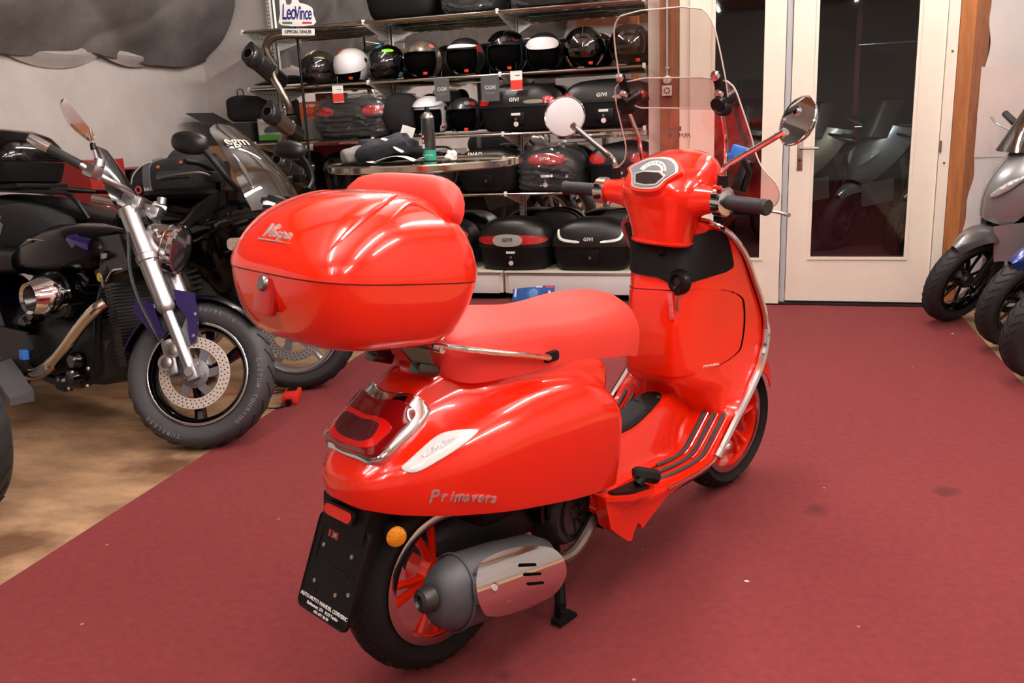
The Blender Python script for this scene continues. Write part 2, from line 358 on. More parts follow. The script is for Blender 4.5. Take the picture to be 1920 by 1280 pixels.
# next room beyond the glass
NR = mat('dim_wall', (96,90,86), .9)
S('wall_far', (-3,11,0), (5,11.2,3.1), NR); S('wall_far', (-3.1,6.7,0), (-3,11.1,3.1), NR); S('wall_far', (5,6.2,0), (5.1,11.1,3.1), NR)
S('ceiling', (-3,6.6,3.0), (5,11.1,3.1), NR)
for k in range(7): S('trim_9', (-2,7.0+k*.55,2.55), (4.5,7.25+k*.55,2.6), mat('grey_slat', (128,118,108), .8))
# ================================================================ RED SCOOTER: body surface functions (scooter axes: x forward, y left, z up)
BODY = [ # x, ztop, wspine, zspine, wmax, zmax, wbot, zbot
 (-.246,.566,.010,.556,.030,.535,.022,.510),(-.236,.578,.034,.572,.066,.540,.055,.503),(-.214,.602,.050,.588,.098,.540,.088,.497),
 (-.182,.638,.058,.616,.128,.540,.117,.488),(-.118,.696,.064,.652,.166,.545,.152,.472),(-.03,.752,.074,.690,.197,.55,.178,.45),
 (.08,.772,.088,.715,.215,.55,.198,.425),(.20,.765,.103,.722,.222,.54,.206,.40),(.32,.745,.118,.708,.222,.53,.206,.375),
 (.42,.715,.128,.685,.216,.52,.20,.36),(.475,.692,.130,.664,.207,.51,.192,.358),(.497,.675,.120,.645,.185,.505,.17,.372)]
def lerp(a, b, t): return a+(b-a)*t
def cubic(T, x):
    "smooth (monotone-ish Catmull-Rom) interpolation of table rows keyed by column 0"
    n = len(T)
    if x <= T[0][0]: return T[0][1:]
    if x >= T[-1][0]: return T[-1][1:]
    i = max(k for k in range(n) if T[k][0] <= x); i = min(i, n-2)
    x0,x1 = T[i][0],T[i+1][0]; t = (x-x0)/(x1-x0); out = []
    for c in range(1, len(T[0])):
        p0,p1 = T[i][c],T[i+1][c]
        m0 = (p1-T[i-1][c])/(x1-T[i-1][0]) if i else (p1-p0)/(x1-x0)
        m1 = (T[i+2][c]-p0)/(T[i+2][0]-x0) if i+2 < n else (p1-p0)/(x1-x0)
        h = x1-x0; out.append((2*t**3-3*t*t+1)*p0+(t**3-2*t*t+t)*h*m0+(-2*t**3+3*t*t)*p1+(t**3-t*t)*h*m1)
    return tuple(out)
def body(x, t, off=0, side=-1):
    "point on the rear body at station x; t 0 = top centre .. 1 = bottom edge; side -1 = right"
    zt,ws,zs,wm,zm,wb,zb = cubic(BODY, x)
    g = min(1,max(0,(x+.06)/.26)); g = g*g*(3-2*g); f_ = min(1,max(0,(x-.36)/.13)); zs2 = zs-.045*f_*f_
    H = [(0,0,zt),(.12,ws*.64,zt-.05*(zt-zs)),(.22,ws*1.02,lerp(zt,zs,.34)),(.32,ws*1.06+.012,zs),(.42,lerp(ws,wm,.42-.20*g)+.006,lerp(zs2,zm,.26-.06*g)),
         (.52,lerp(ws,wm,.80-.17*g),lerp(zs2,zm,.45-.13*g)),(.63,lerp(ws,wm,.965),lerp(zs2,zm,.73-.10*g)),(.74,wm,zm),(.87,lerp(wm,wb,.35),lerp(zm,zb,.55)),(.96,lerp(wm,wb,.8),lerp(zm,zb,.90)),(1,wb,zb)]
    y,z = cubic(H, t)
    if off:
        e = 1e-3; p = (x,side*y,z)
        a = body(x+e,t,0,side); b = body(x-e,t,0,side); c = body(x,min(1,t+e),0,side); d = body(x,max(0,t-e),0,side)
        U = [a[i]-b[i] for i in range(3)]; W = [c[i]-d[i] for i in range(3)]
        n = (U[1]*W[2]-U[2]*W[1],U[2]*W[0]-U[0]*W[2],U[0]*W[1]-U[1]*W[0]); L = sqrt(sum(v*v for v in n)) or 1
        s = off/L*(1 if n[0]*(x-.12)+n[1]*side*y+n[2]*(z-.5) > 0 else -1)
        return tuple(p[i]+n[i]*s for i in range(3))
    return (x, side*y, z)
# legshield / floor side profile (x, z) by height along the edge
EDGE = [(.42,.290),(.55,.284),(.70,.280),(.82,.278),(.90,.288),(.95,.325),(1.01,.378),(1.085,.44),(1.155,.513),(1.192,.59),(1.190,.66),(1.158,.73),(1.112,.80),(1.064,.87),(1.015,.925),(.972,.968)]
EDGEZ = [(z,x) for x,z in EDGE[4:]]
XC = [(.34,1.03),(.38,1.015),(.42,.978),(.46,.938),(.485,.908),(.505,.897),(.60,.893),(.70,.900),(.78,.912),(.86,.935),(.93,.957),(.975,.972)]
WS = [(.28,.222),(.40,.222),(.50,.220),(.60,.215),(.75,.208),(.86,.206),(.92,.195),(.95,.175),(.970,.135)]
def shield(y, z, off=0):
    "rider-side surface of the leg shield; off moves it towards the rider"
    xe = cubic(EDGEZ, z)[0]; xc = cubic(XC, z)[0]; w = cubic(WS, z)[0]-.012
    t = max(0,(abs(y)/w-.30)/.70); g = min(1,t)**2.1
    return (xc+(xe-.004-xc)*g-off, y, z)
SEATRED = mat('coral_seat_vinyl', (240,66,56), .55, bump=.08, bscale=500)
scoot = thing('scooter', 'shiny red scooter with red top case parked on the maroon carpet in the foreground', 'scooter',
    (-.2213*cos(RA)-1.9118*sin(RA)+0, .0, 0), rot=(.0224,0,.7924+RA))
_sx,_sy = -.2213,1.9118
scoot.location = (_sx*cos(RA)-_sy*sin(RA), _sx*sin(RA)+_sy*cos(RA), .004)
# steering transform (handlebar turned 3 degrees)
STEER = Matrix.Translation((1.23,0,.5)) @ Matrix.Rotation(-.0528, 4, Vector((-sin(.45),0,cos(.45)))) @ Matrix.Translation((-1.23,0,-.5))
def FB(): b = MB(); b.m = STEER.copy(); return b
# --- rear body
def body_ring(x, n=34):
    R = [body(x, i/n, 0, -1) for i in range(n+1)]; L = [body(x, i/n, 0, 1) for i in range(n, 0, -1)]
    return R+L
xs = [-.246,-.242]+[-.236+.733*(i/56)**1.15 for i in range(57)]
b = MB(); rings = [body_ring(x) for x in xs]
x_last = rings[-1]
for s,dx in ((.93,.012),(.80,.020),(.5,.024)): rings.append([(p[0]+dx, p[1]*s, .53+(p[2]-.53)*s) for p in x_last])
b.loft(rings); shell = b.build('body_shell', RED, scoot, 50)
def patch(fn, nu, nv, th): # fn(u,v,off)
    b = MB(); top = [[fn(i/nu, j/nv, th) for j in range(nv+1)] for i in range(nu+1)]; bot = [[fn(i/nu, j/nv, -.002) for j in range(nv+1)] for i in range(nu+1)]
    b.grid(top)
    per = lambda G: G[0][:-1]+[r[-1] for r in G[:-1]]+G[-1][:0:-1]+[r[0] for r in G[:0:-1]]
    b.loft([per(top), per(bot)], False, True); return b
def disc_uv(u, v):
    "unit square -> rounded (squircle) coordinates in -1..1"
    a,c = 2*u-1, 2*v-1; k = .42
    return a*sqrt(1-k*c*c), c*sqrt(1-k*a*a)
# tail lamp block and turn signals: closed outlines laid on the body surface, given as (x, signed t)
def inlay(out, off, name, m, par, n=4, rings=7, label=None, cx=None):
    P = [(q.x,q.y) for q in catmull([(a,c,0) for a,c in out], n, True)]; k0 = (sum(p[0] for p in P)/len(P), sum(p[1] for p in P)/len(P))
    def at(x, t, o): return body(x, min(.99,abs(t)), o, -1 if t < 0 else 1)
    b = MB(); R = [[at(x,t,-.004) for x,t in P],[at(x,t,off(t)*.75) for x,t in P]]
    for k in range(rings):
        s_ = 1-(.04 if k == 0 else .04+.95*k/(rings-1)); R.append([at(k0[0]+(x-k0[0])*s_, k0[1]+(t-k0[1])*s_, off(k0[1]+(t-k0[1])*s_)) for x,t in P])
    b.loft(R, True); return b.build(name, m, par, 60, label=label)
def mirr(h): return h+[(x,-t) for x,t in h[::-1] if abs(t) > .02]
FRM = mirr([(-.098,0),(-.088,-.133),(-.066,-.255),(-.056,-.325),(-.066,-.352),(-.100,-.374),(-.14,-.388),(-.183,-.405),(-.200,-.36),(-.211,-.24),(-.215,0)])
LNS = mirr([(-.120,0),(-.106,-.167),(-.092,-.262),(-.100,-.310),(-.138,-.335),(-.183,-.352),(-.200,-.285),(-.2085,-.12),(-.2095,0)])
GDE = mirr([(-.150,0),(-.147,-.12),(-.143,-.235),(-.155,-.262),(-.175,-.266),(-.190,-.255),(-.200,-.15),(-.2025,0)])
PNL = mirr([(-.158,0),(-.156,-.10),(-.155,-.185),(-.168,-.208),(-.181,-.205),(-.1915,-.13),(-.194,0)])
flat_ = lambda a, c: (lambda t: a+c*(t/.36)**2)
fr = inlay(FRM, flat_(.006,.013), 'tail_lamp_frame', CHROME, scoot, label='chrome tail lamp frame')
tl = inlay(LNS, flat_(.015,.020), 'tail_lamp_lens', mat('dark_red_lens', (120,7,11), .08, coat=1), scoot, label='dark red glossy tail lamp lens')
inlay(GDE, flat_(.0165,.0205), 'lamp_light_guide', mat('bright_red_lens', (222,24,20), .15, coat=1), tl)
inlay(PNL, flat_(.0175,.0205), 'lamp_inner_panel', mat('maroon_lens', (84,14,24), .2, coat=1), tl)
SIG = [(-.165,.513),(-.160,.556),(-.143,.586),(-.106,.574),(-.053,.553),(-.004,.532),(.004,.519),(-.014,.492),(-.051,.452),(-.080,.444),(-.121,.465),(-.155,.495)]
for sd in (-1,1):
    sg_ = inlay([(x,sd*t) for x,t in SIG], lambda t: .004, 'turn_signal', mat('signal_white_lens', (238,240,240), .06, coat=1), scoot, label='clear white rear turn signal')
    k0 = (sum(x for x,t in SIG)/len(SIG), sum(t for x,t in SIG)/len(SIG))
    inlay([(k0[0]+(x-k0[0])*.5, sd*(k0[1]+(t-k0[1])*.32-.012)) for x,t in SIG], lambda t: .0048, 'turn_signal_reflector', mat('facet_silver', (228,230,230), .2, .2, bump=.5, bscale=120), sg_)
def onbody(x, t, off): # frame tangent to the right flank: text reads forward (x axis along +x)
    o = Vector(body(x,t,off)); return frame(o, Vector(body(x+.02,t,off))-Vector(body(x-.02,t,off)), Vector(body(x,t-.02,off))-o)
SCR = mat('script_chrome', (228,222,220), .38, .85)
b = MB()   # raised "Primavera" badge: one letter per step along the flank
for k,ch in enumerate('Primavera'):
    x = -.121+.0172*k+(.004 if k else 0); M4 = onbody(x, lerp(.815,.90,(x+.128)/.157), .0015)
    text(ch, .032 if k else .040, SCR, shell, M4, 'badge_letter', .0012, .3, .0008)
# --- seat
SEAT = [ # x, ztop, wtop, wmax, zmax, zbot, wbot
 (-.015,.815,.05,.080,.79,.760,.065),(.0,.830,.08,.108,.792,.738,.095),(.04,.842,.10,.135,.792,.722,.122),(.12,.848,.105,.150,.787,.715,.138),(.22,.842,.103,.150,.778,.708,.142),
 (.30,.829,.100,.148,.770,.702,.143),(.36,.821,.095,.146,.758,.698,.142),(.44,.819,.09,.146,.748,.688,.142),(.52,.823,.085,.146,.738,.674,.142),(.585,.820,.078,.142,.730,.664,.138),
 (.64,.812,.066,.132,.712,.648,.127),(.68,.786,.05,.112,.695,.640,.106),(.703,.752,.03,.08,.685,.640,.075),(.708,.73,.015,.05,.68,.645,.045)]
def seat_ring(x, n=24):
    zt,wt,wm,zm,zb,wb = cubic(SEAT, x); out = []
    prof = [(0,zt),(.5*wt,zt-.0015),(wt,zt-.010),(lerp(wt,wm,.62),lerp(zt,zm,.34)),(lerp(wt,wm,.93),lerp(zt,zm,.72)),(wm,zm),(lerp(wm,wb,.4),lerp(zm,zb,.6)),(wb,zb)]
    H = [(i/(len(prof)-1),*p) for i,p in enumerate(prof)]
    R = [cubic(H, i/n) for i in range(n+1)]
    return [(x,-y,z) for y,z in R]+[(x,y,z) for y,z in R[::-1]][:-1]
b = MB(); b.loft([seat_ring(x) for x in [-.015+.705*(i/44) for i in range(45)]+[.698,.704,.708]]); seat = b.build('seat', SEATRED, scoot, 50)
b = MB(); b.box((.275,-.150,.735),(.045,.020,.026),bev=.009); b.build('seat_hinge_block', BLACK, scoot)
b = MB(); b.loft([[(x,-y*w,z) for y,z in ((1,zt),(1,zb),(-1,zb),(-1,zt))] for x,w,zt,zb in ((.05,.06,.75,.72),(.1,.08,.74,.70),(.4,.12,.70,.64),(.50,.10,.68,.62))]); b.build('seat_base', SATIN, scoot)
# --- luggage rack
rk = MB()
for sd in (-1,1):
    rk.tube(catmull([(.26,sd*.158,.737),(.20,sd*.160,.756),(.08,sd*.16,.79),(-.02,sd*.155,.820),(-.07,sd*.13,.834)],8), [.006]+[.0135]*30+[.011]*2, 10, flat=.6)
rk.tube([(-.06,-.15,.826),(-.06,.15,.826)], .009, 8); pass
rack = rk.build('luggage_rack', CHROME, scoot)
for sd in (-1,1):
    b = MB(); b.prism([(-.118,sd*.066,.838),(-.04,sd*.066,.838),(-.022,sd*.066,.757),(-.066,sd*.066,.772)], (0,sd*.010,0)); b.box((-.052,sd*.078,.768),(.062,.034,.026),Euler((0,.35,0)),bev=.007); b.build('rack_bracket', mat('dark_chrome', (92,92,94), .2, 1), rack)
b = MB(); b.box((-.10,0,.848),(.12,.16,.010),bev=.003); b.build('rack_plate', BLACK, rack)
# --- top case
TC = [ # z, rear x, front x, half width, exponent
 (.864,-.290,-.065,.118,.62),(.868,-.308,-.045,.146,.60),(.880,-.335,-.018,.178,.56),(.92,-.360,.008,.200,.54),(.965,-.374,.027,.212,.53),(1.0,-.380,.036,.216,.53)]
TC2 = [(1.0,-.382,.038,.218,.53),(1.02,-.381,.037,.218,.53),(1.05,-.369,.031,.215,.55),(1.085,-.344,.018,.206,.58),(1.115,-.312,.000,.190,.62),(1.145,-.262,-.025,.160,.70),(1.163,-.215,-.05,.124,.8),(1.172,-.165,-.075,.07,.9),(1.175,-.13,-.10,.02,1)]
TILT = Matrix.Translation((-.19,0,1.0)) @ Matrix.Rotation(.145, 4, 'Y') @ Matrix.Translation((.19,0,-1.0))   # rear end sits higher
TILT = Matrix.Translation((.014,0,-.014)) @ TILT
def tc(T, z, n=72):
    xr,xf,w,e = cubic(T, z); return [((xr+xf)/2+p[0], p[1], z) for p in sell((xf-xr)/2, w, e, n)]
def ridge(p):  # raised centre swoosh on the lid
    x,y,z = p; r = max(0,1-abs(abs(y)-.075)/.022); return z+.0045*r*min(1,max(0,(z-1.04)/.05))
b = MB(); b.m = TILT; b.loft([tc(TC, z) for z in (.864,.865,.868,.873,.88,.90,.92,.94,.965,.985,1.0025)]); case = b.build('top_case', RED, scoot, 40, label='red painted top case above the tail')
b = MB(); b.m = TILT
b.loft([tc(TC2, z) for z in (1.0055,1.012,1.02,1.035,1.05,1.068,1.085,1.10,1.115,1.13,1.145,1.155,1.163,1.168,1.172,1.175)]); lid = b.build('lid', RED, case, 40)
b = MB(); b.m = TILT; b.loft([[(-.172+(p[0]+.172)*.988,p[1]*.988,z) for p in tc(TC2,1.0)] for z in (.999,1.006)]); b.build('lid_seal', mat('seam_red', (110,14,12), .5), case)
def lidpt(a, z, off=0, tilt=True):  # a: angle from rear (0) towards right (positive)
    xr,xf,w,e = cubic(TC2 if z > 1.0 else TC, z); t = pi+a; p = ((xr+xf)/2+(xf-xr)/2*copysign(abs(cos(t))**e,cos(t)), w*copysign(abs(sin(t))**e,sin(t)))
    q = Vector((p[0],p[1],z)); d = Vector((p[0]+.19,p[1]*.9,0)).normalized(); q += d*off; return TILT @ q if tilt else q
def lidrear(y, z, off=0):
    xr,xf,w,e = cubic(TC2, z); return TILT @ Vector(((xr+xf)/2-(xf-xr)/2*(1-abs(y/w)**(2/e))**(e/2)-off, y, z+off*.4))
for sd in (-1,1):   # moulded ridge lines sweeping from the rear edge up over the lid
    b = MB(); P = [lidpt(sd*lerp(.50,1.30,k/18), 1.025+.140*sin(pi/2*k/18)**.9, -.003) for k in range(19)]
    b.tube(P, [.001+.006*sin(pi*k/18) for k in range(19)], 8); b.build('lid_ridge', RED, lid)
    b = MB(); P = [lidpt(sd*lerp(1.10,1.95,k/18), 1.035+.115*sin(pi*(.12+.76*k/18)), -.004) for k in range(19)]
    b.tube(P, [.001+.005*sin(pi*k/18) for k in range(19)], 8); b.build('lid_ridge', RED, lid)
# recess, lock and script badge at the rear
b = MB(); b.m = TILT; b.box((-.374,0,.962),(.02,.062,.075),Euler((0,.12,0)),bev=.008); lk = b.build('lock_housing', mat('recess_shade_red', (170,14,10), .3, coat=.6), case)  # shade of the lock recess put into a darker red
b = MB(); b.m = TILT; b.lathe([(0,.007),(.012,.007),(.015,.004),(.017,-.004)],(-.381,0,.985),(-1,0,.12),20); b.build('lock_cylinder', mat('lock_steel', (140,138,134), .3, .9), lk)
for k,ch in enumerate('Vespa'):
    yy = .044-.0185*k-(.003 if k else 0); z = 1.078 if k else 1.080; o = lidrear(yy, z, .0012); X = lidrear(yy-.008, z)-lidrear(yy+.008, z); Y = lidrear(yy, z+.01)-lidrear(yy, z-.01)
    text(ch, .030 if k else .046, SCR, lid, frame(o, X, Y), 'badge_letter', .0015, .35, .001)
b = MB(); P = [lidrear(.056-.11*k/10, 1.064, .0015) for k in range(11)]; b.tube(P, [.0006+.0013*(k/10) for k in range(11)][::-1], 6); b.build('badge_underline', SCR, lid)
# backrest pad
BR = [(-.150,0,.006),( -.135,.04,.012)]
rings = []
for k in range(13):
    u = k/12; ang = lerp(-1.25,1.25,u)
    pad = []
    for q in range(16):
        t = 2*pi*q/16; prof = (.048*cos(t), .060*sin(t))  # thickness, height
        pad.append(prof)
    yy = .182*sin(ang)/sin(1.25); taper = max(.2,(1-abs(2*u-1)**5))
    xx = -.035+.020*cos(ang)-.03*abs(2*u-1)**2.2; zz = 1.158-.016*abs(2*u-1)**2.5
    rings.append([(xx+.9*p[0]*taper+.20*p[1]*taper*(-1 if p[1] > 0 else -.9)*.9, yy, zz+p[1]*taper*(1.0 if p[1] < 0 else .82)) for p in pad])
b = MB(); b.m = TILT @ Matrix.Translation((-.012,0,.006)); b.loft(rings); b.build('backrest', SEATRED, case, 60, label='coral padded backrest')
# --- number plate, mudguard, amber reflector
b = MB(); b.loft([[(x,-w,z),(x,w,z),(x+dx,w,z-dz),(x+dx,-w,z-dz)] for x,z,w,dx,dz in ((-.16,.50,.10,.05,.02),(-.225,.497,.085,.04,.03),(-.235,.46,.075,.05,.02),(-.262,.36,.07,.03,.01),(-.28,.30,.06,.02,.01))]); mud = b.build('mudguard', BLACK, scoot)
PM = frame((-.268,0,.352), (0,-1,0), (.40,0,.92))
def inplate(pts, d, z0=0): return [PM @ Vector((x,y,z0)) for x,y in pts], PM.to_3x3() @ Vector((0,0,d))
b = MB(); P,D = inplate(rrect(.182,.214,.016), .006); b.prism(P, D)
P1 = [PM @ Vector((x,y,.0065)) for x,y in rrect(.178,.210,.015)]; b.tube(P1, .0022, 6, closed=True)
plate = b.build('plate_carrier', BLACK, scoot)
for x,y in ((-.05,.04),(.05,.045),(-.05,-.04),(.03,-.045),(.07,-.03),(-.02,.07)):
    b = MB(); b.cyl(PM @ Vector((x,y,.005)), PM @ Vector((x,y,.0085)), .005, n=10); b.build('plate_screw', STEEL, plate)
b = MB()
for k in range(3): P,D = inplate([(-.045+.013*k,.062),(-.037+.013*k,.062),(-.037+.013*k,.086),(-.045+.013*k,.086)], .0015, .0062); b.prism(P, D)
b.build('plate_slot', mat('slot_red', (150,46,50), .7), plate, stuff=True)
b = MB()
for x,y,w_,h_ in ((-.07,.05,.004,.09),(-.06,-.06,.05,.003),(.02,.005,.07,.004)): P,D = inplate([(x-w_/2,y-h_/2),(x+w_/2,y-h_/2),(x+w_/2,y+h_/2),(x-w_/2,y+h_/2)], .002, .006); b.prism(P, D)
b.build('plate_rib', SATIN, plate, stuff=True)
for s,sz,y in (('AUTO-MOTO HANDEL CORVERIC',.0112,-.078),('Badenerstr. 274   5123 Turbio',.0092,-.090),('076 471 20 90',.0092,-.101)):
    text(s, sz, PAPER, plate, PM @ Matrix.Translation((0,y,.0068)), 'plate_lettering', .0004, .1, .0002)
b = MB(); M5 = frame((-.238,0,.477),(0,-1,0),(.2,0,.97)); b.prism([M5@Vector((x,y,0)) for x,y in rrect(.104,.034,.014)], M5.to_3x3()@Vector((0,0,.010))); b.build('reflector_housing', SATIN, mud)
b = MB(); b.prism([M5@Vector((x,y,.008)) for x,y in rrect(.092,.024,.011)], M5.to_3x3()@Vector((0,0,.006))); b.build('red_reflector', mat('red_reflector', (214,40,26), .25, coat=.5, bump=.3, bscale=300), mud)
for sd in (-1,1):
    b = MB(); b.cyl((-.17,sd*.07,.432),(-.18,sd*.108,.434), .02, .024, 18); b.build('side_reflector_stalk', BLACK, mud)
    b = MB(); b.lathe([(0,.007),(.016,.006),(.0215,.003),(.023,-.004)],(-.182,sd*.110,.434),(-.45,sd*.9,0),24); b.build('amber_reflector', mat('amber_lens', (226,140,14), .2, coat=.6, bump=.4, bscale=260), mud)
# --- wheels
def scooter_wheel(c, R, hw, rr, front):
    C = Vector(c); mk = FB if front else MB
    b = mk(); prof = [(rr-.004,-hw*.62),(rr+.006,-hw*.70),(rr+.03,-hw*.98),(R-.035,-hw*.97),(R-.014,-hw*.72),(R-.004,-hw*.38),(R,0),(R-.004,hw*.38),(R-.014,hw*.72),(R-.035,hw*.97),(rr+.03,hw*.98),(rr+.006,hw*.70),(rr-.004,hw*.62)]
    b.lathe(prof, C, (0,1,0), 72); ty = b.build(('front' if front else 'rear')+'_tyre', RUBBER, scoot, 50)
    b = mk()   # tread grooves as raised dark sipes
    for k in range(40):
        a = 2*pi*k/40
        for sd in (-1,1):
            pts = []
            for q in range(5):
                u = q/4; rr_ = R+.0006-.013*(u*.92)**2.2; yy = sd*hw*.72*u; aa = a+.10*u*sd*.3+.09*sin(u*6)
                pts.append(C+Vector((rr_*cos(aa),yy,rr_*sin(aa))))
            b.tube(pts, .0011, 4)
    b.build('tread_groove', mat('groove_black', (8,8,8), .9), ty, stuff=True)
    b = mk(); y = hw*.70
    b.lathe([(rr-.002,-y),(rr+.001,-y-.004),(rr-.004,-y-.005),(rr-.022,-y+.001),(rr-.024,-y+.006),(rr-.028,0),(rr-.024,y-.006),(rr-.022,y-.001),(rr-.004,y+.005),(rr+.001,y+.004),(rr-.002,y)], C, (0,1,0), 72)
    rim = b.build(('front' if front else 'rear')+'_rim', RED, scoot, 40)
    for sd in (-1,1):
        b = mk(); b.lathe([(rr-.0205,sd*(y+.001)),(rr-.019,sd*(y+.0062)),(rr-.002,sd*(y+.0066)),(rr+.002,sd*(y+.004))], C, (0,1,0), 72); b.build('rim_edge', mat('machined_alloy', (206,196,194), .16, 1), rim)
    for k in range(5):
        a = 2*pi*k/5+(.35 if front else .62); b = mk()
        for da in (-.17,.17):
            p0 = C+Vector((.045*cos(a+da*.6),-.012,.045*sin(a+da*.6))); p1 = C+Vector(((rr-.024)*cos(a+da),-.022 if not front else -.018,(rr-.024)*sin(a+da)))
            b.tube([p0,p0.lerp(p1,.5)+Vector((0,-.006,0)),p1], [.015,.011,.013], 8, flat=.8)
        b.build('spoke', RED, rim)
    b = mk(); b.lathe([(0,-.03),(.045,-.028),(.058,-.01),(.058,.03),(0,.03)], C, (0,1,0), 28); b.build('hub', RED, rim)
    b = mk(); b.cyl(C+Vector((0,-.045,0)), C+Vector((0,-.02,0)), .016, n=6); b.build('axle_nut', STEEL, rim)
    return ty
scooter_wheel((0,0,.236), .236, .060, .1662, False)
scooter_wheel((1.334,0,.229), .229, .055, .1662, True)
b = FB(); b.cyl((1.334,.05,.229),(1.334,.056,.229), .10, n=40); b.build('brake_disc', STEEL, scoot)
b = FB(); b.tube(catmull([(1.29,-.075,.42),(1.31,-.078,.34),(1.30,-.074,.27),(1.334,-.07,.229)],4), [.02]*12+[.016], 10); b.tube([(1.255,-.07,.47),(1.235,-.06,.26)],.018,10); b.build('suspension_arm', mat('red_link', (196,22,16), .35, coat=.5), scoot)
b = FB(); b.tube([(1.29,-.085,.30),(1.27,-.085,.40)], .014, 10); b.build('damper', DARKM, scoot)
# front mudguard (bulbous, round the wheel top)
G = []
for i in range(25):
    a = radians(lerp(38,158,i/24)); w_ = .086+.016*sin(pi*i/24); R0 = .268+.020*sin(pi*min(1,i/18)); row = []
    for j in range(15):
        v = 2*j/14-1; rad = R0-.085*abs(v)**2.6; row.append((1.334+rad*cos(a), w_*copysign(abs(v)**.75,v), .229+rad*sin(a)))
    G.append(row)
b = FB(); b.sheet(G, .004); b.build('front_mudguard', RED, scoot, 50)
# --- engine, drive and muffler
b = MB()
b.loft([[(x,.03+y*w_,z0+z*h_) for y,z in sell(1,1,.7,20)] for x,w_,z0,h_ in ((-.03,.05,.27,.06),(.06,.075,.30,.08),(.18,.12,.33,.09),(.30,.13,.33,.10),(.42,.12,.32,.10),(.46,.08,.32,.07))]); eng = b.build('engine', mat('engine_black', (24,24,25), .55, bump=.2, bscale=60), scoot)
b = MB(); b.lathe([(0,.03),(.052,.032),(.082,.026),(.092,.01),(.098,-.05)],(.36,-.115,.30),(0.15,-1,0),30); fan = b.build('fan_cover', mat('fan_black', (30,30,32), .45), eng)
for k in range(9):
    a = 2*pi*k/9; b = MB(); c0 = Vector((.363,-.147,.30)); b.tube([c0+Vector((.018*cos(a),0,.018*sin(a))), c0+Vector((.055*cos(a+.5),.001,.055*sin(a+.5)))], .004, 6); b.build('fan_grille_bar', SATIN, fan)
b = MB(); b.lathe([(.06,.0),(.066,.003),(.06,.006)],(.362,-.145,.30),(.15,-1,0),28,loop=True); b.build('fan_ring', SATIN, fan)
for sx in (.245,.27,.295): b = MB(); b.box((sx,-.12,.345),(.012,.04,.07)); b.build('cooling_fin', SATIN, eng)
b = MB(); b.box((.26,.0,.42),(.40,.24,.14),bev=.03); b.build('inner_fender', SATIN, scoot)
b = MB(); b.box((.2,.10,.28),(.42,.07,.13),Euler((0,-.12,0)),bev=.03); b.build('transmission_case', DARKM, eng)
b = MB(); b.tube([(-.01,.10,.25),(.02,.11,.45),(.06,.11,.62)], .02, 10); b.build('shock_absorber', SATIN, scoot)
# muffler: oval can rising towards the rear
mA,mB = Vector((-.140,-.165,.288)), Vector((.250,-.155,.215)); mD = (mB-mA).normalized(); mU = Vector((0,0,1))-mD*mD.z; mU.normalize(); mS = mD.cross(mU)
def mring(t, ry, rz, n=28, dz=0): c = mA+(mB-mA)*t; return [c+mS*(ry*cos(2*pi*k/n))+mU*(rz*sin(2*pi*k/n)+dz) for k in range(n)]
b = MB(); b.loft([mring(t,a,c) for t,a,c in ((0,.025,.035),(.008,.036,.050),(.05,.052,.068),(.11,.064,.080),(.17,.069,.086),(.5,.070,.087),(.8,.066,.080),(.93,.05,.06),(1,.025,.03))]); muf = b.build('muffler', mat('muffler_grey', (74,74,78), .5, .25), scoot)
b = MB(); b.lathe([(.028,0),(.030,.006),(.026,.03),(.017,.036),(.013,.03)], mA+mD*.0+mU*.005, -mD+Vector((0,.12,-.1)), 20); b.build('muffler_tip', mat('tip_grey', (60,58,56), .4, .5), muf)
b = MB(); b.lathe([(.0705,-.003),(.0735,0),(.0705,.003)], mA+(mB-mA)*.155, mD, 28, loop=True);
for i in range(len(b.v)):
    d = b.v[i]-(mA+(mB-mA)*.155); b.v[i] += mU*(d.dot(mU)*.23)
b.build('muffler_band', mat('muffler_grey', (74,74,78), .5), muf)
# chrome heat shield with slots
def hs2(u, v, off):
    a,c = disc_uv(u, v); t = .515+.385*a; an = radians(12)+radians(46)*c-radians(8)*a
    c0 = mA+(mB-mA)*t; k = .006+off; return c0+mS*((.070+k)*cos(an))+mU*((.087+k)*sin(an))
shd = patch(hs2, 26, 16, .010).build('heat_shield', CHROME, muf, 50, label='chrome slotted heat shield')
for k in range(3):
    u0 = .47+.035*k; v0 = .73-.14*k; b = MB(); b.tube([hs2(u0+.17*q/5, v0-.03*q/5, .0095) for q in range(6)], .0062, 8, flat=.55); b.build('vent_slot', VOID, shd)
b = MB(); c0 = hs2(.17,.5,.011); nrm = (c0-(mA+(mB-mA)*.32)).normalized(); b.lathe([(0,.004),(.007,.004),(.010,.001),(.012,-.003)], c0, nrm, 16); b.build('shield_bolt', CHROME, shd)
b = MB(); b.tube(catmull([(.24,-.15,.205),(.33,-.16,.20),(.42,-.15,.245),(.50,-.12,.30),(.5,-.05,.32)],6), .0165, 10); b.build('exhaust_pipe', mat('heat_tinted_steel', (120,108,100), .35, .9), scoot)
# centre stand
b = MB()
for sd in (-1,1): b.tube([(.36,sd*.07,.20),(.335,sd*.11,.10),(.315,sd*.135,.026)], [.016,.015,.014], 8)
b.tube([(.35,-.09,.15),(.35,.09,.15)], .012, 8)
for sd in (-1,1): b.box((.318,sd*.141,.0125),(.07,.034,.013),bev=.005); b.box((.31,sd*.135,.03),(.022,.02,.05))
b.build('centre_stand', BLACK, scoot)
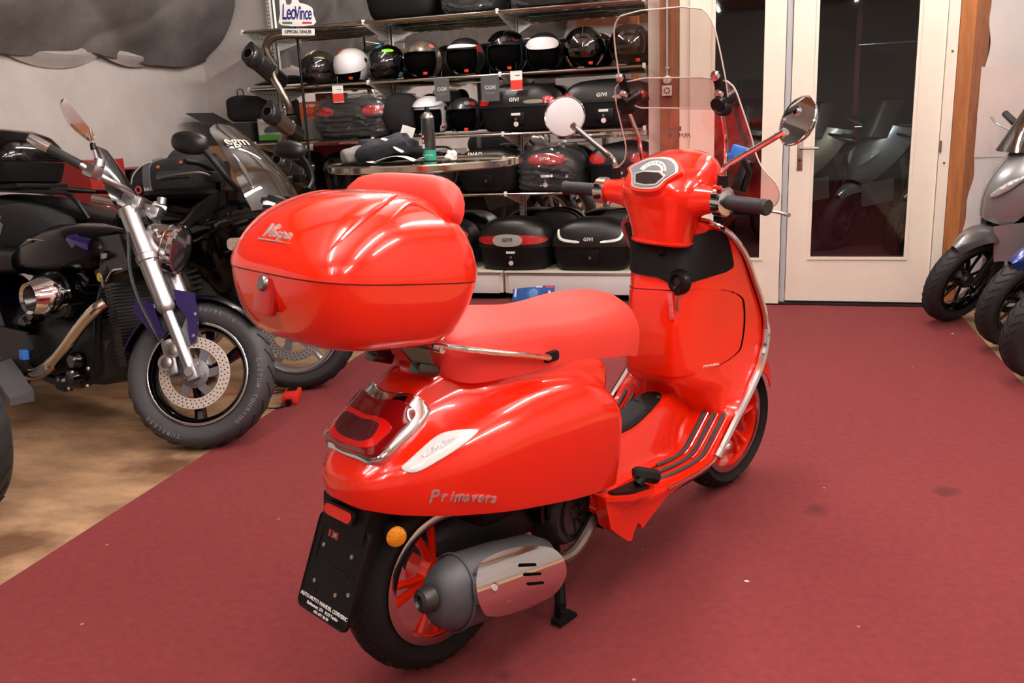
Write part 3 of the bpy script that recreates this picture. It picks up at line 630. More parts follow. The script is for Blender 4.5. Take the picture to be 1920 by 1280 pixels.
# --- leg shield, floor
PE = catmull([(x,0,z) for x,z in EDGE], 4)
def wshield(p):
    return cubic(WS, p.z)[0] if p.x > .88 else .222-.012*max(0,(.55-p.x)/.13)
G = []
for p in PE:
    w_ = wshield(p); row = []
    for j in range(25):
        v = 2*j/24-1; fwd = (.05*(1-abs(v)**2.5) if p.z > .6 else .05*(1-abs(v)**2.5)*max(0,(p.z-.35)/.25)); row.append((p.x+fwd, v*w_, p.z))
    G.append(row)
b = MB(); b.sheet(G, -.010); b.build('leg_shield', RED, scoot, 60)
b = MB(); edge = [Vector((p.x,-wshield(p),p.z)) for p in PE]
sides = {}
for sd in (-1,1):
    b = MB(); P = [Vector((p.x,sd*(wshield(p)+.001),p.z)) for p in PE if p.x > .9 or p.z > .29]
    b.tube(P, [.0125 if p.z < .63 else .0085 for p in P], 8); b.build('edge_trim', CHROME, scoot)
    b = MB(); P = [Vector((p.x,sd*(wshield(p)+.001),p.z)) for p in PE if .63 < p.x <= .93 and p.z < .32]; b.tube(P, .006, 8, flat=.7); b.build('floor_edge_trim', mat('pink_chrome', (190,120,118), .25, .9), scoot)
# rider side bulge with storage box
def spatch(y0f, y1f, z0, z1, nu, nv, off, corner=0):
    "patch of the shield surface between heights; y limits are functions of v"
    def fn(u, v, o):
        z = lerp(z0, z1, v); y = lerp(y0f(v), y1f(v), u); p = shield(y, z); q = 1
        return (p[0]-(off if o > 0 else 0)-(0 if o > 0 else -.004), p[1], p[2])
    return patch(fn, nu, nv, 1)
wz = lambda v, z0, z1: cubic(WS, lerp(z0, z1, v))[0]-.010
b = MB(); zs = [.345+.625*(i/44) for i in range(45)]
rows = []
for z in zs:
    w_ = cubic(WS, z)[0]-.012; rows.append([shield(w_*(2*j/36-1), z) for j in range(37)])
back = [[(p[0] if abs(j-18) > 17 else max(p[0],cubic(EDGEZ,z)[0]-.004), p[1], p[2]) for j,p in enumerate(r)] for r,z in zip(rows,zs)]
b.grid(rows); b.loft([rows[0], back[0]], False, False); b.loft([rows[-1], back[-1]], False, False); inner = b.build('inner_leg_shield', RED, scoot, 60)
def rr_patch(z0, z1, hw, off, r, nu=30, nv=24, dip=None, top=None):
    def fn(u, v, o):
        zc,hz = (z0+z1)/2,(z1-z0)/2; a,c = 2*u-1,2*v-1
        # rounded corners: pull the width in near top and bottom
        e = max(0,(abs(c)*hz-(hz-r))/r); wv = hw-r*(1-sqrt(max(0,1-e*e)))
        z = zc+c*hz; y = a*wv
        if dip and c < 0: z += dip(y)*(-c)
        if top and c > 0: z += top(y)*c
        p = shield(y, z); return (p[0]-(off if o > 0 else -.004), p[1], p[2])
    return patch(fn, nu, nv, 1)
rr_patch(.512,.768,.182,.0045,.055, dip=lambda y: .022*(abs(y)/.18)**2, top=lambda y: -.012*(y/.18)).build('glove_box_door', RED, scoot, 50, label='red glove box door')
rr_patch(.5105,.7695,.1838,.0006,.056, dip=lambda y: .022*(abs(y)/.18)**2, top=lambda y: -.012*(y/.18)).build('door_gap', VOID, scoot, 50)
pan = rr_patch(.806,.945,.180,.006,.03, dip=lambda y: -.022*max(0,1-abs(y+.078)/.070)+.012*(abs(y)/.18)**2, top=lambda y: -.034*max(0,1-abs(y)/.14)**.6+.004).build('dash_panel', BLACK, scoot, 50, label='black plastic panel above the glove box')
p0 = Vector(shield(-.080,.800)); b = MB(); b.lathe([(0,.006),(.018,.006),(.022,.014),(.030,.012),(.036,.002),(.038,-.006)],(p0.x-.006,p0.y,p0.z),(-1,0,.1),28); ign = b.build('ignition_lock', SATIN, pan)
b = MB(); b.lathe([(0,.010),(.010,.010),(.012,.006)],(p0.x-.006,p0.y,p0.z),(-1,0,.1),20); b.build('ignition_barrel', DARKM, ign)
p1 = Vector(shield(-.008,.874)); b = MB(); b.lathe([(0,.005),(.008,.005),(.010,-.004)],(p1.x-.006,p1.y,p1.z),(-1,0,.2),16); b.tube([(p1.x-.008,p1.y,p1.z),(p1.x-.02,p1.y,p1.z-.003),(p1.x-.026,p1.y,p1.z+.004)],.004,8); b.build('bag_hook', SATIN, pan)
t = p0+Vector((-.024,0,-.012))
b = MB(); b.lathe([(.011,-.0008),(.0125,0),(.011,.0008)], t+Vector((0,0,-.006)), (0,1,.3), 18, loop=True); kr = b.build('key_ring', STEEL, ign)
b = MB(); b.box(t+Vector((0,-.006,-.045)),(.003,.008,.05),bev=.001); b.build('key', STEEL, kr)
b = MB(); b.box(t+Vector((0,-.006,-.012)),(.006,.016,.024),bev=.003); b.build('key_head', SATIN, kr)
b = MB(); b.box(t+Vector((-.003,.012,-.058)),(.006,.015,.078),Euler((-.12,0,0)),bev=.004); b.build('key_tag', mat('pale_red_tag', (222,96,96), .35, bump=.4, bscale=80), kr)
b = MB(); pt = Vector(shield(-.150,.545)); M6 = frame(pt+Vector((-.006,-.002,0)), Vector(shield(-.17,.545))-Vector(shield(-.13,.545)), (0,0,1)); text('(PRIMAVERA', .0105, PAPER, inner, M6, 'badge_lettering', .0006)
# under-knee and tunnel
TUN = [(.46,.395,.07,.100),(.55,.392,.055,.095),(.65,.392,.05,.09),(.74,.400,.048,.09),(.83,.420,.047,.088),(.90,.435,.046,.088),(.96,.442,.046,.090),(1.02,.455,.048,.10),(1.06,.47,.05,.11)]
def tun(x, t, off=0):
    zt,wt,wb = cubic(TUN, x); H = [(0,0,zt),(.3,wt*.75,zt-.002),(.5,wt*1.1,zt-.02),(.75,lerp(wt,wb,.65),lerp(zt,.285,.55)),(.92,wb+.004,.294),(1,wb+.02,.284)]
    y,z = cubic(H, abs(t)); s = 1 if t > 0 else -1; return (x, s*(y+off*.3), z+off)
b = MB(); b.grid([[tun(.46+.6*i/30, 2*j/32-1) for j in range(33)] for i in range(31)]); b.build('centre_tunnel', RED, scoot, 60)
def matp(u, v, o): a,c = disc_uv(u, v); return tun(.775+.155*a, .40*c, .006 if o > 0 else -.004)
mt = patch(matp, 20, 14, 1).build('tunnel_mat', BLACK, scoot, 50)
for x,y in ((.90,-.2),(.86,.2)): b = MB(); q = tun(x,y,.006); b.lathe([(0,.001),(.006,.001),(.008,.003),(.010,0)], q, (0,0,1), 14); b.build('mat_screw', DARKM, mt)
# floor rubber strips (three a side)
for sd in (-1,1):
    for Y0,xr,xf in ((.118,.775,1.012),(.150,.735,1.040),(.182,.70,1.058)):
        P = []; zprof = [(.42,.290),(.82,.279),(.90,.288),(.95,.325),(1.01,.378),(1.085,.44)]
        for q in range(22):
            x = lerp(xr, xf, q/21); z = cubic(zprof, x)[0]; y = Y0-.010*(1-q/21)**3+.0*q; P.append(Vector((x-.002, sd*y, z+.004)))
        b = MB(); b.tube(P, .0068, 8, flat=.6); b.build('floor_strip', mat('strip_rubber', (52,50,50), .7), scoot)
        b = MB(); P2 = [p+Vector((0,-.014,.0)) for p in P[10:]]; b.tube(P2, .0026, 6); b.build('floor_rib', RED, scoot)
# side skirts, passenger pegs
for sd in (-1,1):
    out = [(.40,.345),(.425,.25),(.455,.222),(.475,.205),(.50,.185),(.515,.18),(.528,.205),(.542,.222),(.556,.212),(.562,.196),(.62,.225),(.68,.252),(.80,.262),(.93,.27),(.945,.30),(.93,.290),(.82,.276),(.64,.288),(.58,.315),(.44,.335)]
    b = MB(); b.prism([(x,sd*.212,z) for x,z in out], (0,-sd*.04,0)); b.build('side_skirt', RED, scoot)
    b = MB(); b.loft([[(x,sd*y0,z0),(x,sd*y1,z0),(x,sd*y1,z1),(x,sd*y0,z1)] for x,y0,y1,z0,z1 in ((.405,.19,.214,.332,.345),(.47,.19,.245,.322,.334),(.545,.19,.258,.318,.330),(.60,.19,.225,.31,.322))]); b.build('peg_shelf', RED, scoot)
    b = MB(); b.loft([[(x,sd*y0,z0),(x,sd*y1,z0),(x,sd*y1,z1),(x,sd*y0,z1)] for x,y0,y1,z0,z1 in ((.435,.195,.214,.330,.346),(.49,.195,.238,.322,.342),(.545,.195,.246,.320,.340))]); b.build('peg_recess', SATIN, scoot)
    b = MB(); b.tube([(.530,sd*.206,.366),(.537,sd*.210,.366),(.580,sd*.236,.350),(.588,sd*.241,.346)], [.015,.020,.021,.017], 8, up=(0,0,1)); b.cyl((.525,sd*.222,.342),(.55,sd*.224,.36),.014); b.build('passenger_peg', BLACK, scoot)
b = MB(); b.box((.72,0,.24),(.52,.34,.06),bev=.02); b.build('underfloor', SATIN, scoot)
# --- headset
HS = [(.902,.962,.058,.098,.7),(.915,.960,.060,.100,.7),(.95,.955,.062,.104,.7),(.985,.953,.068,.114,.7),(1.01,.958,.078,.126,.7),(1.03,.965,.092,.136,.72),(1.055,.975,.108,.142,.75),(1.08,.985,.112,.142,.78),(1.105,.998,.108,.136,.82),(1.13,1.014,.094,.120,.86),(1.15,1.028,.074,.095,.92),(1.162,1.038,.05,.065,.97),(1.168,1.044,.02,.03,1)]
def hpt(z, t, off=0):
    xc,a,c,e = cubic(HS, z); ct,st = cos(t),sin(t); return Vector((xc+(a+off)*copysign(abs(ct)**e,ct), (c+off)*copysign(abs(st)**e,st), z))
b = FB(); b.loft([[hpt(z, 2*pi*k/48) for k in range(48)] for z in [.902+.262*i/36 for i in range(37)]+[.166+1.0,1.168]]); head = b.build('headset', RED, scoot, 50)
b = FB(); b.loft([[hpt(.915, 2*pi*k/40, o)*1 + Vector((0,0,z-.915)) for k in range(40)] for z,o in ((.905,-.004),(.908,.004),(.914,.004),(.917,-.004))]); b.build('headset_collar', RED, head)
b = FB(); b.lathe([(0,.015),(.05,.012),(.075,0),(.078,-.03)],(1.085,0,1.055),(1,0,-.1),28); b.build('headlamp', mat('lamp_glass', (220,224,226), .08, coat=1), head)
for sd in (-1,1):
    b = FB(); b.loft([[Vector((x+rx*cos(2*pi*k/20), sd*y, z+rz*sin(2*pi*k/20))) for k in range(20)] for y,x,z,rx,rz in ((.085,.965,1.035,.07,.062),(.115,.957,1.037,.056,.052),(.145,.948,1.040,.043,.042),(.175,.940,1.042,.036,.036),(.192,.937,1.043,.034,.034))]); b.build('handlebar_cover', RED, head, 60)
    b = FB(); b.loft([[Vector((x+rx*cos(2*pi*k/20), sd*y, z+rz*sin(2*pi*k/20))) for k in range(20)] for y,x,z,rx,rz in ((.188,.936,1.042,.030,.030),(.194,.935,1.042,.040,.041),(.226,.930,1.042,.040,.041),(.233,.929,1.042,.028,.028))]); sw = b.build('switch_housing', CHROME, head, 40, label='chrome switch housing')
    for dz,c_ in ((.018,SATIN),(-.016,SATIN)): b = FB(); b.box((.893,sd*.21,1.042+dz),(.012,.018,.012),bev=.003); b.build('switch_button', c_, sw)
    if sd < 0: b = FB(); b.box((.905,sd*.21,1.082),(.022,.018,.010),bev=.003); b.build('kill_switch', mat('switch_red', (206,36,30), .4), sw)
    b = FB(); pr = [(.0185,0)]+[(.0195+(.0012 if k%2 else 0), .004+.0052*k) for k in range(22)]+[(.0215,.120),(.0225,.126),(.020,.1315),(.0,.132)]
    b.lathe(pr,(.929,sd*.233,1.042),(-.13,sd*.99,-.006),20); b.build('grip', mat('grip_rubber', (34,34,35), .6), head, 30, label='black rubber grip')
    b = FB(); b.tube(catmull([(.955,sd*.215,1.035),(.985,sd*.24,1.03),(1.0,sd*.28,1.022),(1.0,sd*.34,1.018),(.993,sd*.378,1.014)],5), [.008]*6+[.0062]*14+[.0085], 8, flat=.7); b.build('brake_lever', ALU, head)
    b = FB(); b.tube([(.965,sd*.16,1.07),(.965,sd*.20,1.068)],.012,8); b.tube(catmull([(.962,sd*.185,1.055),(.958,sd*.190,1.10),(.956,sd*.197,1.128),(.956,sd*.225,1.150),(.957,sd*.30,1.192),(.957,sd*.37,1.232)],5), [.013]*6+[.0085]*19+[.011], 10); stalk = b.build('mirror_stalk', CHROME if sd > 0 else CHROME, head)
    b = FB(); b.tube([(.962,sd*.185,1.05),(.958,sd*.190,1.11)],.0145,10); b.build('stalk_boot', SATIN, stalk)
    nrm = Vector((-.79,-.53,.31)) if sd > 0 else Vector((-.88,.38,.34)); nrm.normalize(); mc = Vector((.957,sd*.404,1.258))
    b = FB(); b.lathe([(0,-.026),(.03,-.024),(.052,-.016),(.0635,-.003),(.066,.002),(.064,.005),(.061,.004)], mc, nrm, 36); mi = b.build('mirror_shell', CHROME, head, label='round chrome mirror')
    b = FB(); b.lathe([(0,.0028),(.0615,.0028)], mc, nrm, 36); b.build('mirror_glass', MIRROR, mi)
# instrument cluster lying on the rider side of the headset
gc = Vector((.893,0,1.106)); GM = STEER @ frame(gc, (0,-1,0), (.66,0,.75)); GM = GM @ Matrix.Translation((0,0,.004))
def gpoly(pts, z0, z1, m, name, par, sc=1):
    b = MB(); b.prism([GM @ Vector((x*sc,y*sc,z0)) for x,y in pts], GM.to_3x3() @ Vector((0,0,z1-z0))); return b.build(name, m, par)
dial = catmull([(-.088,.012,0),(-.070,.030,0),(-.030,.052,0),(.03,.056,0),(.066,.040,0),(.086,.012,0),(.074,-.004,0),(.058,-.022,0),(.044,-.048,0),(0,-.056,0),(-.044,-.050,0),(-.060,-.024,0),(-.074,-.004,0)],3,True)
dial = [(p.x,p.y) for p in dial]
gpoly([(x*1.10,y*1.12) for x,y in dial], -.03, .000, RED, 'dash_fairing', head)
cl = gpoly(dial, -.01, .003, mat('silver_bezel', (196,196,196), .25, .8), 'instrument_bezel', head)
gpoly([(x*.90,y*.88) for x,y in dial], 0, .0042, mat('dial_grey', (104,106,108), .35), 'dial_face', cl)
gpoly([(-.058,-.006),(-.03,.006),(.03,.008),(.056,-.006),(.04,-.040),(0,-.046),(-.04,-.042)], .004, .0052, mat('silver_bezel', (196,196,196), .25, .8), 'display_frame', cl)
gpoly([(-.050,-.010),(-.028,.000),(.028,.001),(.048,-.011),(.034,-.036),(0,-.041),(-.034,-.037)], .005, .0062, mat('lcd_dark', (34,36,38), .12, coat=.8), 'display', cl)
b = MB(); n = 20
out_ = [(.052*cos(a),-.012+.054*sin(a)) for a in [radians(lerp(155,22,k/n)) for k in range(n+1)]]; in_ = [(.035*cos(a),-.010+.036*sin(a)) for a in [radians(lerp(22,155,k/n)) for k in range(n+1)]]
b.prism([GM @ Vector((x,y,.0042)) for x,y in out_+in_], GM.to_3x3() @ Vector((0,0,.0006))); b.build('speed_scale', PAPER, cl)
for k in range(8):
    a = radians(lerp(150,27,k/7)); text(str(20*k), .0085, mat('dark_ink', (50,48,46), .7), cl, GM @ Matrix.Translation((.0435*cos(a),-.011+.045*sin(a),.0050)) @ Matrix.Rotation(a-pi/2,4,'Z'), 'scale_figure', .0002)
# --- fly screen with clear spoiler
def pane(zx, W, nz, ny, curve, th, rnd_=None):
    G = []; z0,z1 = W[0][0],W[-1][0]
    for i in range(nz+1):
        z = lerp(z0,z1,i/nz); w_ = cubic(W, z)[0]; row = []
        for j in range(ny+1): y = w_*(2*j/ny-1); row.append((cubic(zx,z)[0]-curve*y*y, y, z))
        G.append(row)
    b = FB(); b.sheet(G, th); return b, G
ZX1 = [(1.00,1.145),(1.10,1.110),(1.20,1.065),(1.30,1.010),(1.37,.975)]
W1 = [(1.0,.20),(1.01,.255),(1.03,.285),(1.06,.298),(1.09,.285),(1.12,.25),(1.16,.232),(1.22,.226),(1.30,.216),(1.34,.206),(1.358,.185),(1.366,.150),(1.369,.10)]
b,G1 = pane(ZX1, W1, 30, 24, .55, .0035); scr = b.build('fly_screen', clear('rose_acrylic', (247,234,234), .045, body=(200,140,145), bodyamt=.02), scoot, 50, label='rose tinted fly screen')
EDG = mat('acrylic_edge', (226,214,206), .25)
b = FB(); b.tube([G1[i][0] for i in range(31)]+G1[-1]+[G1[i][-1] for i in range(30,-1,-1)], .0022, 6); b.build('screen_edge', EDG, scr)
ZX2 = [(1.27,1.015),(1.33,.990),(1.45,.945),(1.60,.89)]
W2 = [(1.285,.130),(1.290,.155),(1.305,.174),(1.33,.182),(1.43,.178),(1.50,.168),(1.525,.154),(1.54,.135),(1.547,.105),(1.549,.07)]
b,G2 = pane(ZX2, W2, 26, 24, .55, .0035)
b.m = Matrix.Identity(4); sp_ = b.build('screen_spoiler', clear('clear_acrylic', (236,232,230), .05), scoot, 50, label='clear acrylic spoiler clamped to the fly screen')
b = FB(); b.tube(G2[0]+[G2[i][-1] for i in range(1,27)]+G2[-1][::-1]+[G2[i][0] for i in range(25,0,-1)], .0022, 6, closed=True); b.build('spoiler_edge', EDG, sp_)
for sd in (-1,1):
    b = FB(); yy = sd*.165; x0 = .985-.55*yy*yy
    b.box((x0-.012,yy,1.345),(.014,.026,.085),Euler((0,-.48,0)),bev=.008); b.cyl((x0-.02,yy,1.295),(x0+.05,yy,1.32),.02); cpt = b.build('screen_clamp', SATIN, sp_)
    for z,dx in ((1.372,-.034),(1.325,-.012)):
        b = FB(); c0 = Vector((x0+dx,yy,z)); b.lathe([(0,.012),(.007,.012),(.0115,.006),(.013,-.004)], c0, (-.88,0,.46), 16); b.build('clamp_knob', CHROME, cpt)
    b = FB(); b.lathe([(.008,.012),(.016,.016),(.020,.010),(.020,-.02)],(x0-.0,yy+sd*.004,1.287),(-.9,sd*.1,.1),20); b.lathe([(0,.006),(.009,.010)],(x0,yy,1.287),(-.9,0,.1),16); b.build('clamp_pivot', BLACK, cpt)
    b = FB(); b.tube([(x0+.005,yy,1.285),(1.02,sd*.155,1.20),(1.045,sd*.145,1.07)], .0062, 8); b.build('screen_rod', CHROME, scr)
b = FB(); b.box((1.06,-.175,1.165),(.02,.05,.035),Euler((.25,0,.3)),bev=.006); b.box((1.065,-.15,1.152),(.016,.03,.02),bev=.004); b.build('blue_clip', mat('blue_plastic', (46,128,226), .4), scr)
b = FB(); b.box((1.06,-.19,1.10),(.03,.03,.09),Euler((.2,.3,0)),bev=.008); b.tube(catmull([(1.05,-.20,1.06),(1.05,-.215,1.11),(1.03,-.205,1.15)],4),.008,8); b.build('screen_bracket', SATIN, scr)
GRY = mat('print_grey', (120,104,100), .6)
b = FB(); b.prism([(1.056+.002,y,z) for y,z in ((.075,1.226),(.045,1.226),(.040,1.232),(.028,1.232),(.028,1.219),(.075,1.220))], (.002,0,0)); b.build('screen_print', GRY, scr)
text('PRMVERA', .022, GRY, scr, STEER @ frame((1.066,.045,1.205),(0,1,0),(-.45,0,.9)), 'screen_lettering', .0004)
# cables
b = FB()
for sd in (-1,1): b.tube(catmull([(.97,sd*.18,1.03),(1.02,sd*.19,1.0),(1.05,sd*.15,.96),(1.03,sd*.08,.92)],5), .005, 6)
b.build('control_cable', SATIN, scoot, stuff=True)
# ================================================================ MOTORCYCLES (bike axes: x forward, y left, z up)
PURPLE = mat('deep_purple_paint', (44,36,94), .2, .2, coat=.7)
PURPLEB = mat('purple_black_paint', (5,3,12), .22, 0, coat=.06, spec=.16)
TYREG = mat('greyed_tyre', (58,58,60), .6, bump=.12, bscale=90)
TYRED = mat('dark_tyre', (30,30,31), .65, bump=.12, bscale=90)
DISC = mat('brake_disc_steel', (226,216,206), .35, .55)
SILV = mat('silver_paint', (150,150,152), .25, .6, coat=.8)
HOSE = mat('black_hose', (14,14,15), .5)
def steer_m(st, rk=28, axz=.31):
    return Matrix.Translation((0,0,axz)) @ Matrix.Rotation(radians(st), 4, Vector((-sin(radians(rk)),0,cos(radians(rk))))) @ Matrix.Translation((0,0,-axz))
def mwheel(par, c, R, hw, rr, T, name, tyre_m, rim_m, nsp=5, spk=.022, disc=0, disc_m=DISC, lip=True, groove=26, twist=0, rr_in=None):
    C = Vector(c)
    def B(): b = MB(); b.m = T.copy(); return b
    b = B(); p = [(rr-.004,-hw*.60),(rr+.010,-hw*.76),(lerp(rr,R,.5),-hw*1.0),(R-.030,-hw*.93),(R-.012,-hw*.66),(R-.003,-hw*.33),(R,0)]
    b.lathe(p+[(r,-y) for r,y in p[-2::-1]], C, (0,1,0), 64); ty = b.build(name+'_tyre', tyre_m, par, 50)
    b = B()
    for k in range(groove):
        a = 2*pi*k/groove
        for sd in (-1,1):
            b.tube([C+Vector(((R+.0006-.014*u**2.2)*cos(a+.22*u),sd*hw*.75*u,(R+.0006-.014*u**2.2)*sin(a+.22*u))) for u in (.12,.4,.7,.95)], .0022, 4)
    b.build('tread_groove', mat('groove_black', (8,8,8), .9), ty, stuff=True)
    y = hw*.74; ri = rr_in or rr-.028
    b = B(); b.lathe([(rr,-y),(rr+.004,-y-.003),(rr-.004,-y-.006),(rr-.014,-y+.004),(ri,-y*.5),(ri,y*.5),(rr-.014,y-.004),(rr-.004,y+.006),(rr+.004,y+.003),(rr,y)], C, (0,1,0), 64); rim = b.build(name+'_rim', rim_m, par, 40)
    if lip:
        for sd in (-1,1): b = B(); b.lathe([(rr-.008,sd*(y+.0055)),(rr-.003,sd*(y+.0072)),(rr+.003,sd*(y+.0055))], C, (0,1,0), 64); b.build('rim_lip', mat('polished_lip', (200,200,202), .18, 1), rim)
    for k in range(nsp):
        a = 2*pi*k/nsp+.3; b = B()
        p0 = C+Vector((.04*cos(a),0,.04*sin(a))); p1 = C+Vector(((ri+.004)*cos(a+twist),0,(ri+.004)*sin(a+twist))); b.tube([p0,p0.lerp(p1,.5),p1],[spk*1.15,spk*.85,spk*1.1],8,flat=.7); b.build('spoke', rim_m, rim)
    b = B(); b.lathe([(0,-hw*.75),(.038,-hw*.72),(.048,-hw*.4),(.048,hw*.4),(.038,hw*.72),(0,hw*.75)], C, (0,1,0), 24); b.build('hub', DARKM, rim)
    if disc:
        yd = -hw-.012; b = B(); b.lathe([(disc*.70,yd-.0025),(disc*.99,yd-.0025),(disc,yd),(disc*.99,yd+.0025),(disc*.70,yd+.0025)], C, (0,1,0), 56, loop=True); dk = b.build('brake_disc', disc_m, rim, 30)
        b = B(); n = 40
        for k in range(n):
            for q,rf in enumerate((.76,.85,.94)):
                a = 2*pi*(k+q/3)/n; o = C+Vector((disc*rf*cos(a),yd-.0027,disc*rf*sin(a))); b.lathe([(0,0),(.0032,0)], o, (0,-1,0), 6)
        b.build('drill_hole', VOID, dk, stuff=True)
        for k in range(6):
            a = 2*pi*k/6; b = B(); P = []
            for s,w_ in ((.045,.2),(disc*.45,.30),(disc*.72,.14)): P.append(C+Vector((s*cos(a-w_+s*2.2),yd,s*sin(a-w_+s*2.2))))
            for s,w_ in ((disc*.72,.16),(disc*.45,.24),(.045,.5)): P.append(C+Vector((s*cos(a+w_+s*2.2),yd,s*sin(a+w_+s*2.2))))
            b.prism(P, (0,.004,0)); b.build('disc_carrier_arm', mat('carrier_grey', (112,112,116), .4, .5), dk)
        b = B(); b.lathe([(0,-.006),(.05,-.006),(.062,0),(.062,.004)], C+Vector((0,yd,0)), (0,1,0), 28); b.build('disc_carrier', mat('carrier_grey', (112,112,116), .4, .5), dk)
        for k in range(5): a = 2*pi*k/5; b = B(); o = C+Vector((.043*cos(a),yd-.006,.043*sin(a))); b.lathe([(0,.004),(.006,.004),(.008,0)], o, (0,-1,0), 8); b.build('disc_bolt', STEEL, dk)
    return ty
def lf(secs, n=24): # loft of superellipse sections (x, yc, zc, ry, rz, e)
    return [[Vector((x,yc+p[0],zc+p[1])) for p in sell(ry,rz,e,n)] for x,yc,zc,ry,rz,e in secs]
# ---------------------------------------------------------------- purple cruiser
C1 = thing('cruiser_motorcycle', 'dark purple cruiser motorcycle with silver fork and large grey front tyre on the tan floor', 'motorcycle', (-2.418,2.966,-.004), rot=(radians(-5),0,radians(-18)))
T1 = steer_m(36); I4 = Matrix.Identity(4)
def S1(): b = MB(); b.m = T1.copy(); return b
AX = Vector((.083,0,.308))
mwheel(C1, AX, .310, .066, .214, T1, 'front', TYREG, GLOSSB, 3, .034, .150, twist=.35)
ft_ = [o for o in C1.children if o.name.startswith('front_tyre')][0]
for word,a0,r_,up_ in (('CUSTOM TOURING',18,.268,1),('130/90-16',98,.268,1),('TUBELESS',262,.268,1)):
    for k,ch in enumerate(word):
        if ch == ' ': continue
        a = radians(a0-4.6*k); n_ = Vector((cos(a),0,sin(a))); t_ = Vector((sin(a),0,-cos(a)))
        text(ch, .024, mat('tyre_print', (112,112,114), .6), ft_, T1 @ frame(AX+n_*r_+Vector((0,-.0655,0)), t_, n_), 'sidewall_letter', .0006, 0, .0004)
mwheel(C1, (-1.60,0,.305), .31, .09, .19, I4, 'rear', TYREG, GLOSSB, 3, .04)
b = S1()
for t_,r in ((0,.03),): pass
fd = Vector((-.447,0,.80)).normalized(); fo = Vector((.083,0,.31))
for sd in (-1,1):
    p = lambda d, dy=0: fo+fd*d+Vector((0,sd*(.108+dy),0))
    b = S1(); b.tube([p(.02),p(.30)], [.026,.024], 16); lo = b.build('fork_slider', ALU, C1, label='silver lower fork leg')
    b = S1(); b.tube([p(.27),p(.285),p(.30),p(.50),p(.505),p(.53),p(.535),p(.745)], [.028,.036,.039,.038,.044,.044,.038,.038], 18); b.build('fork_tube', ALU, C1, label='satin silver upper fork tube')
    b = S1(); b.box(p(0)+Vector((0,0,0)),(.05,.04,.07),Euler((0,-.5,0)),bev=.008); b.cyl(p(.0)+Vector((0,sd*.022,0)),p(.0)+Vector((0,sd*.034,0)),.018,n=16); b.build('axle_clamp', ALU, lo)
    b = S1(); b.lathe([(0,.012),(.026,.012),(.036,.004),(.037,-.03)], p(.745), fd, 18); b.build('fork_cap', ALU, C1)
    if sd < 0:
        b = S1()
        for dx,dz,s in ((-.105,.03,.034),(-.085,.085,.034)): b.cyl(AX+Vector((dx,-.085,dz)),AX+Vector((dx,-.125,dz)),s,n=18)
        b.box(AX+Vector((-.095,-.10,.055)),(.05,.05,.15),Euler((0,-.35,0)),bev=.012); ca = b.build('brake_caliper', ALU, C1)
        b = S1(); b.prism([AX+Vector((x,-.088,z)) for x,z in ((-.055,.10),(.0,.13),(-.02,.26),(-.05,.27),(-.09,.12))], (0,.012,0)); b.build('caliper_bracket', mat('carrier_grey', (112,112,116), .4, .5), ca)
        for dx,dz in ((-.105,.03),(-.085,.085)): b = S1(); b.lathe([(0,.002),(.02,.002),(.024,0)],AX+Vector((dx,-.125,dz)),(0,-1,0),16); b.build('caliper_piston', STEEL, ca)
for z in (.735,.505):
    b = S1(); c0 = fo+fd*z; b.box(c0,(.075,.27,.045 if z > .6 else .035),Euler((0,-.51,0)),bev=.012); b.build('triple_clamp', ALU, C1)
for sd in (-1,1): # handlebar
    b = S1(); b.tube(catmull([(-.285,sd*.05,1.0),(-.27,sd*.13,1.03),(-.30,sd*.25,1.04),(-.40,sd*.33,1.085)],6), .0135, 12); hb_ = b.build('handlebar', ALU, C1)
    b = S1(); b.tube([(-.385,sd*.325,1.078),(-.55,sd*.37,1.146)], .0185, 14); b.build('grip', mat('grip_rubber', (34,34,35), .6), hb_)
    b = S1(); b.tube([(-.50,sd*.356,1.125),(-.545,sd*.369,1.144),(-.575,sd*.377,1.157)], [.021,.0215,.018], 14); b.build('bar_end', CHROME, hb_)
    b = S1(); b.box((-.345,sd*.30,1.063),(.07,.05,.055),Euler((0,.3,sd*.4)),bev=.014); b.cyl((-.33,sd*.29,1.085),(-.33,sd*.29,1.115),.022,n=16); b.build('switch_block', ALU, hb_)
    b = S1(); b.box((-.275,sd*.085,1.005),(.09,.05,.05),Euler((0,.2,0)),bev=.012); b.build('bar_riser', ALU, hb_)
    if sd < 0:
        b = S1(); b.tube(catmull([(-.335,-.29,1.10),(-.352,-.295,1.14),(-.37,-.295,1.19),(-.39,-.285,1.235)],4), .0075, 10); st_ = b.build('mirror_stem', CHROME, hb_)
        b = S1(); b.lathe([(.0085,-.015),(.0115,-.012),(.0115,.012),(.0085,.015)],(-.362,-.295,1.165),(-.3,0,1),12); b.build('stem_joint', SATIN, st_)
        mM = frame((-.455,-.28,1.272),(-.30,.0,1.0),(-.55,-.9,.0)) ; out_ = [(.066,.052),(.072,.035),(-.045,-.058),(-.066,-.062),(-.075,-.045),(-.02,.03),(.05,.057)]
        out3 = catmull([(x,y,0) for x,y in out_],3,True); b = S1(); b.prism([mM @ Vector((q.x,q.y,-.010)) for q in out3], mM.to_3x3() @ Vector((0,0,.02))); ms = b.build('mirror_housing', CHROME, st_, label='chrome cat-eye mirror')
for sd in (-1,1): # slotted silver brackets beside the headlight
    b = S1(); b.tube(catmull([(-.275,sd*.095,.965),(-.33,sd*.105,.985),(-.43,sd*.112,.995)],5), .026, 10, flat=.75); b.build('bar_clamp', ALU, C1)
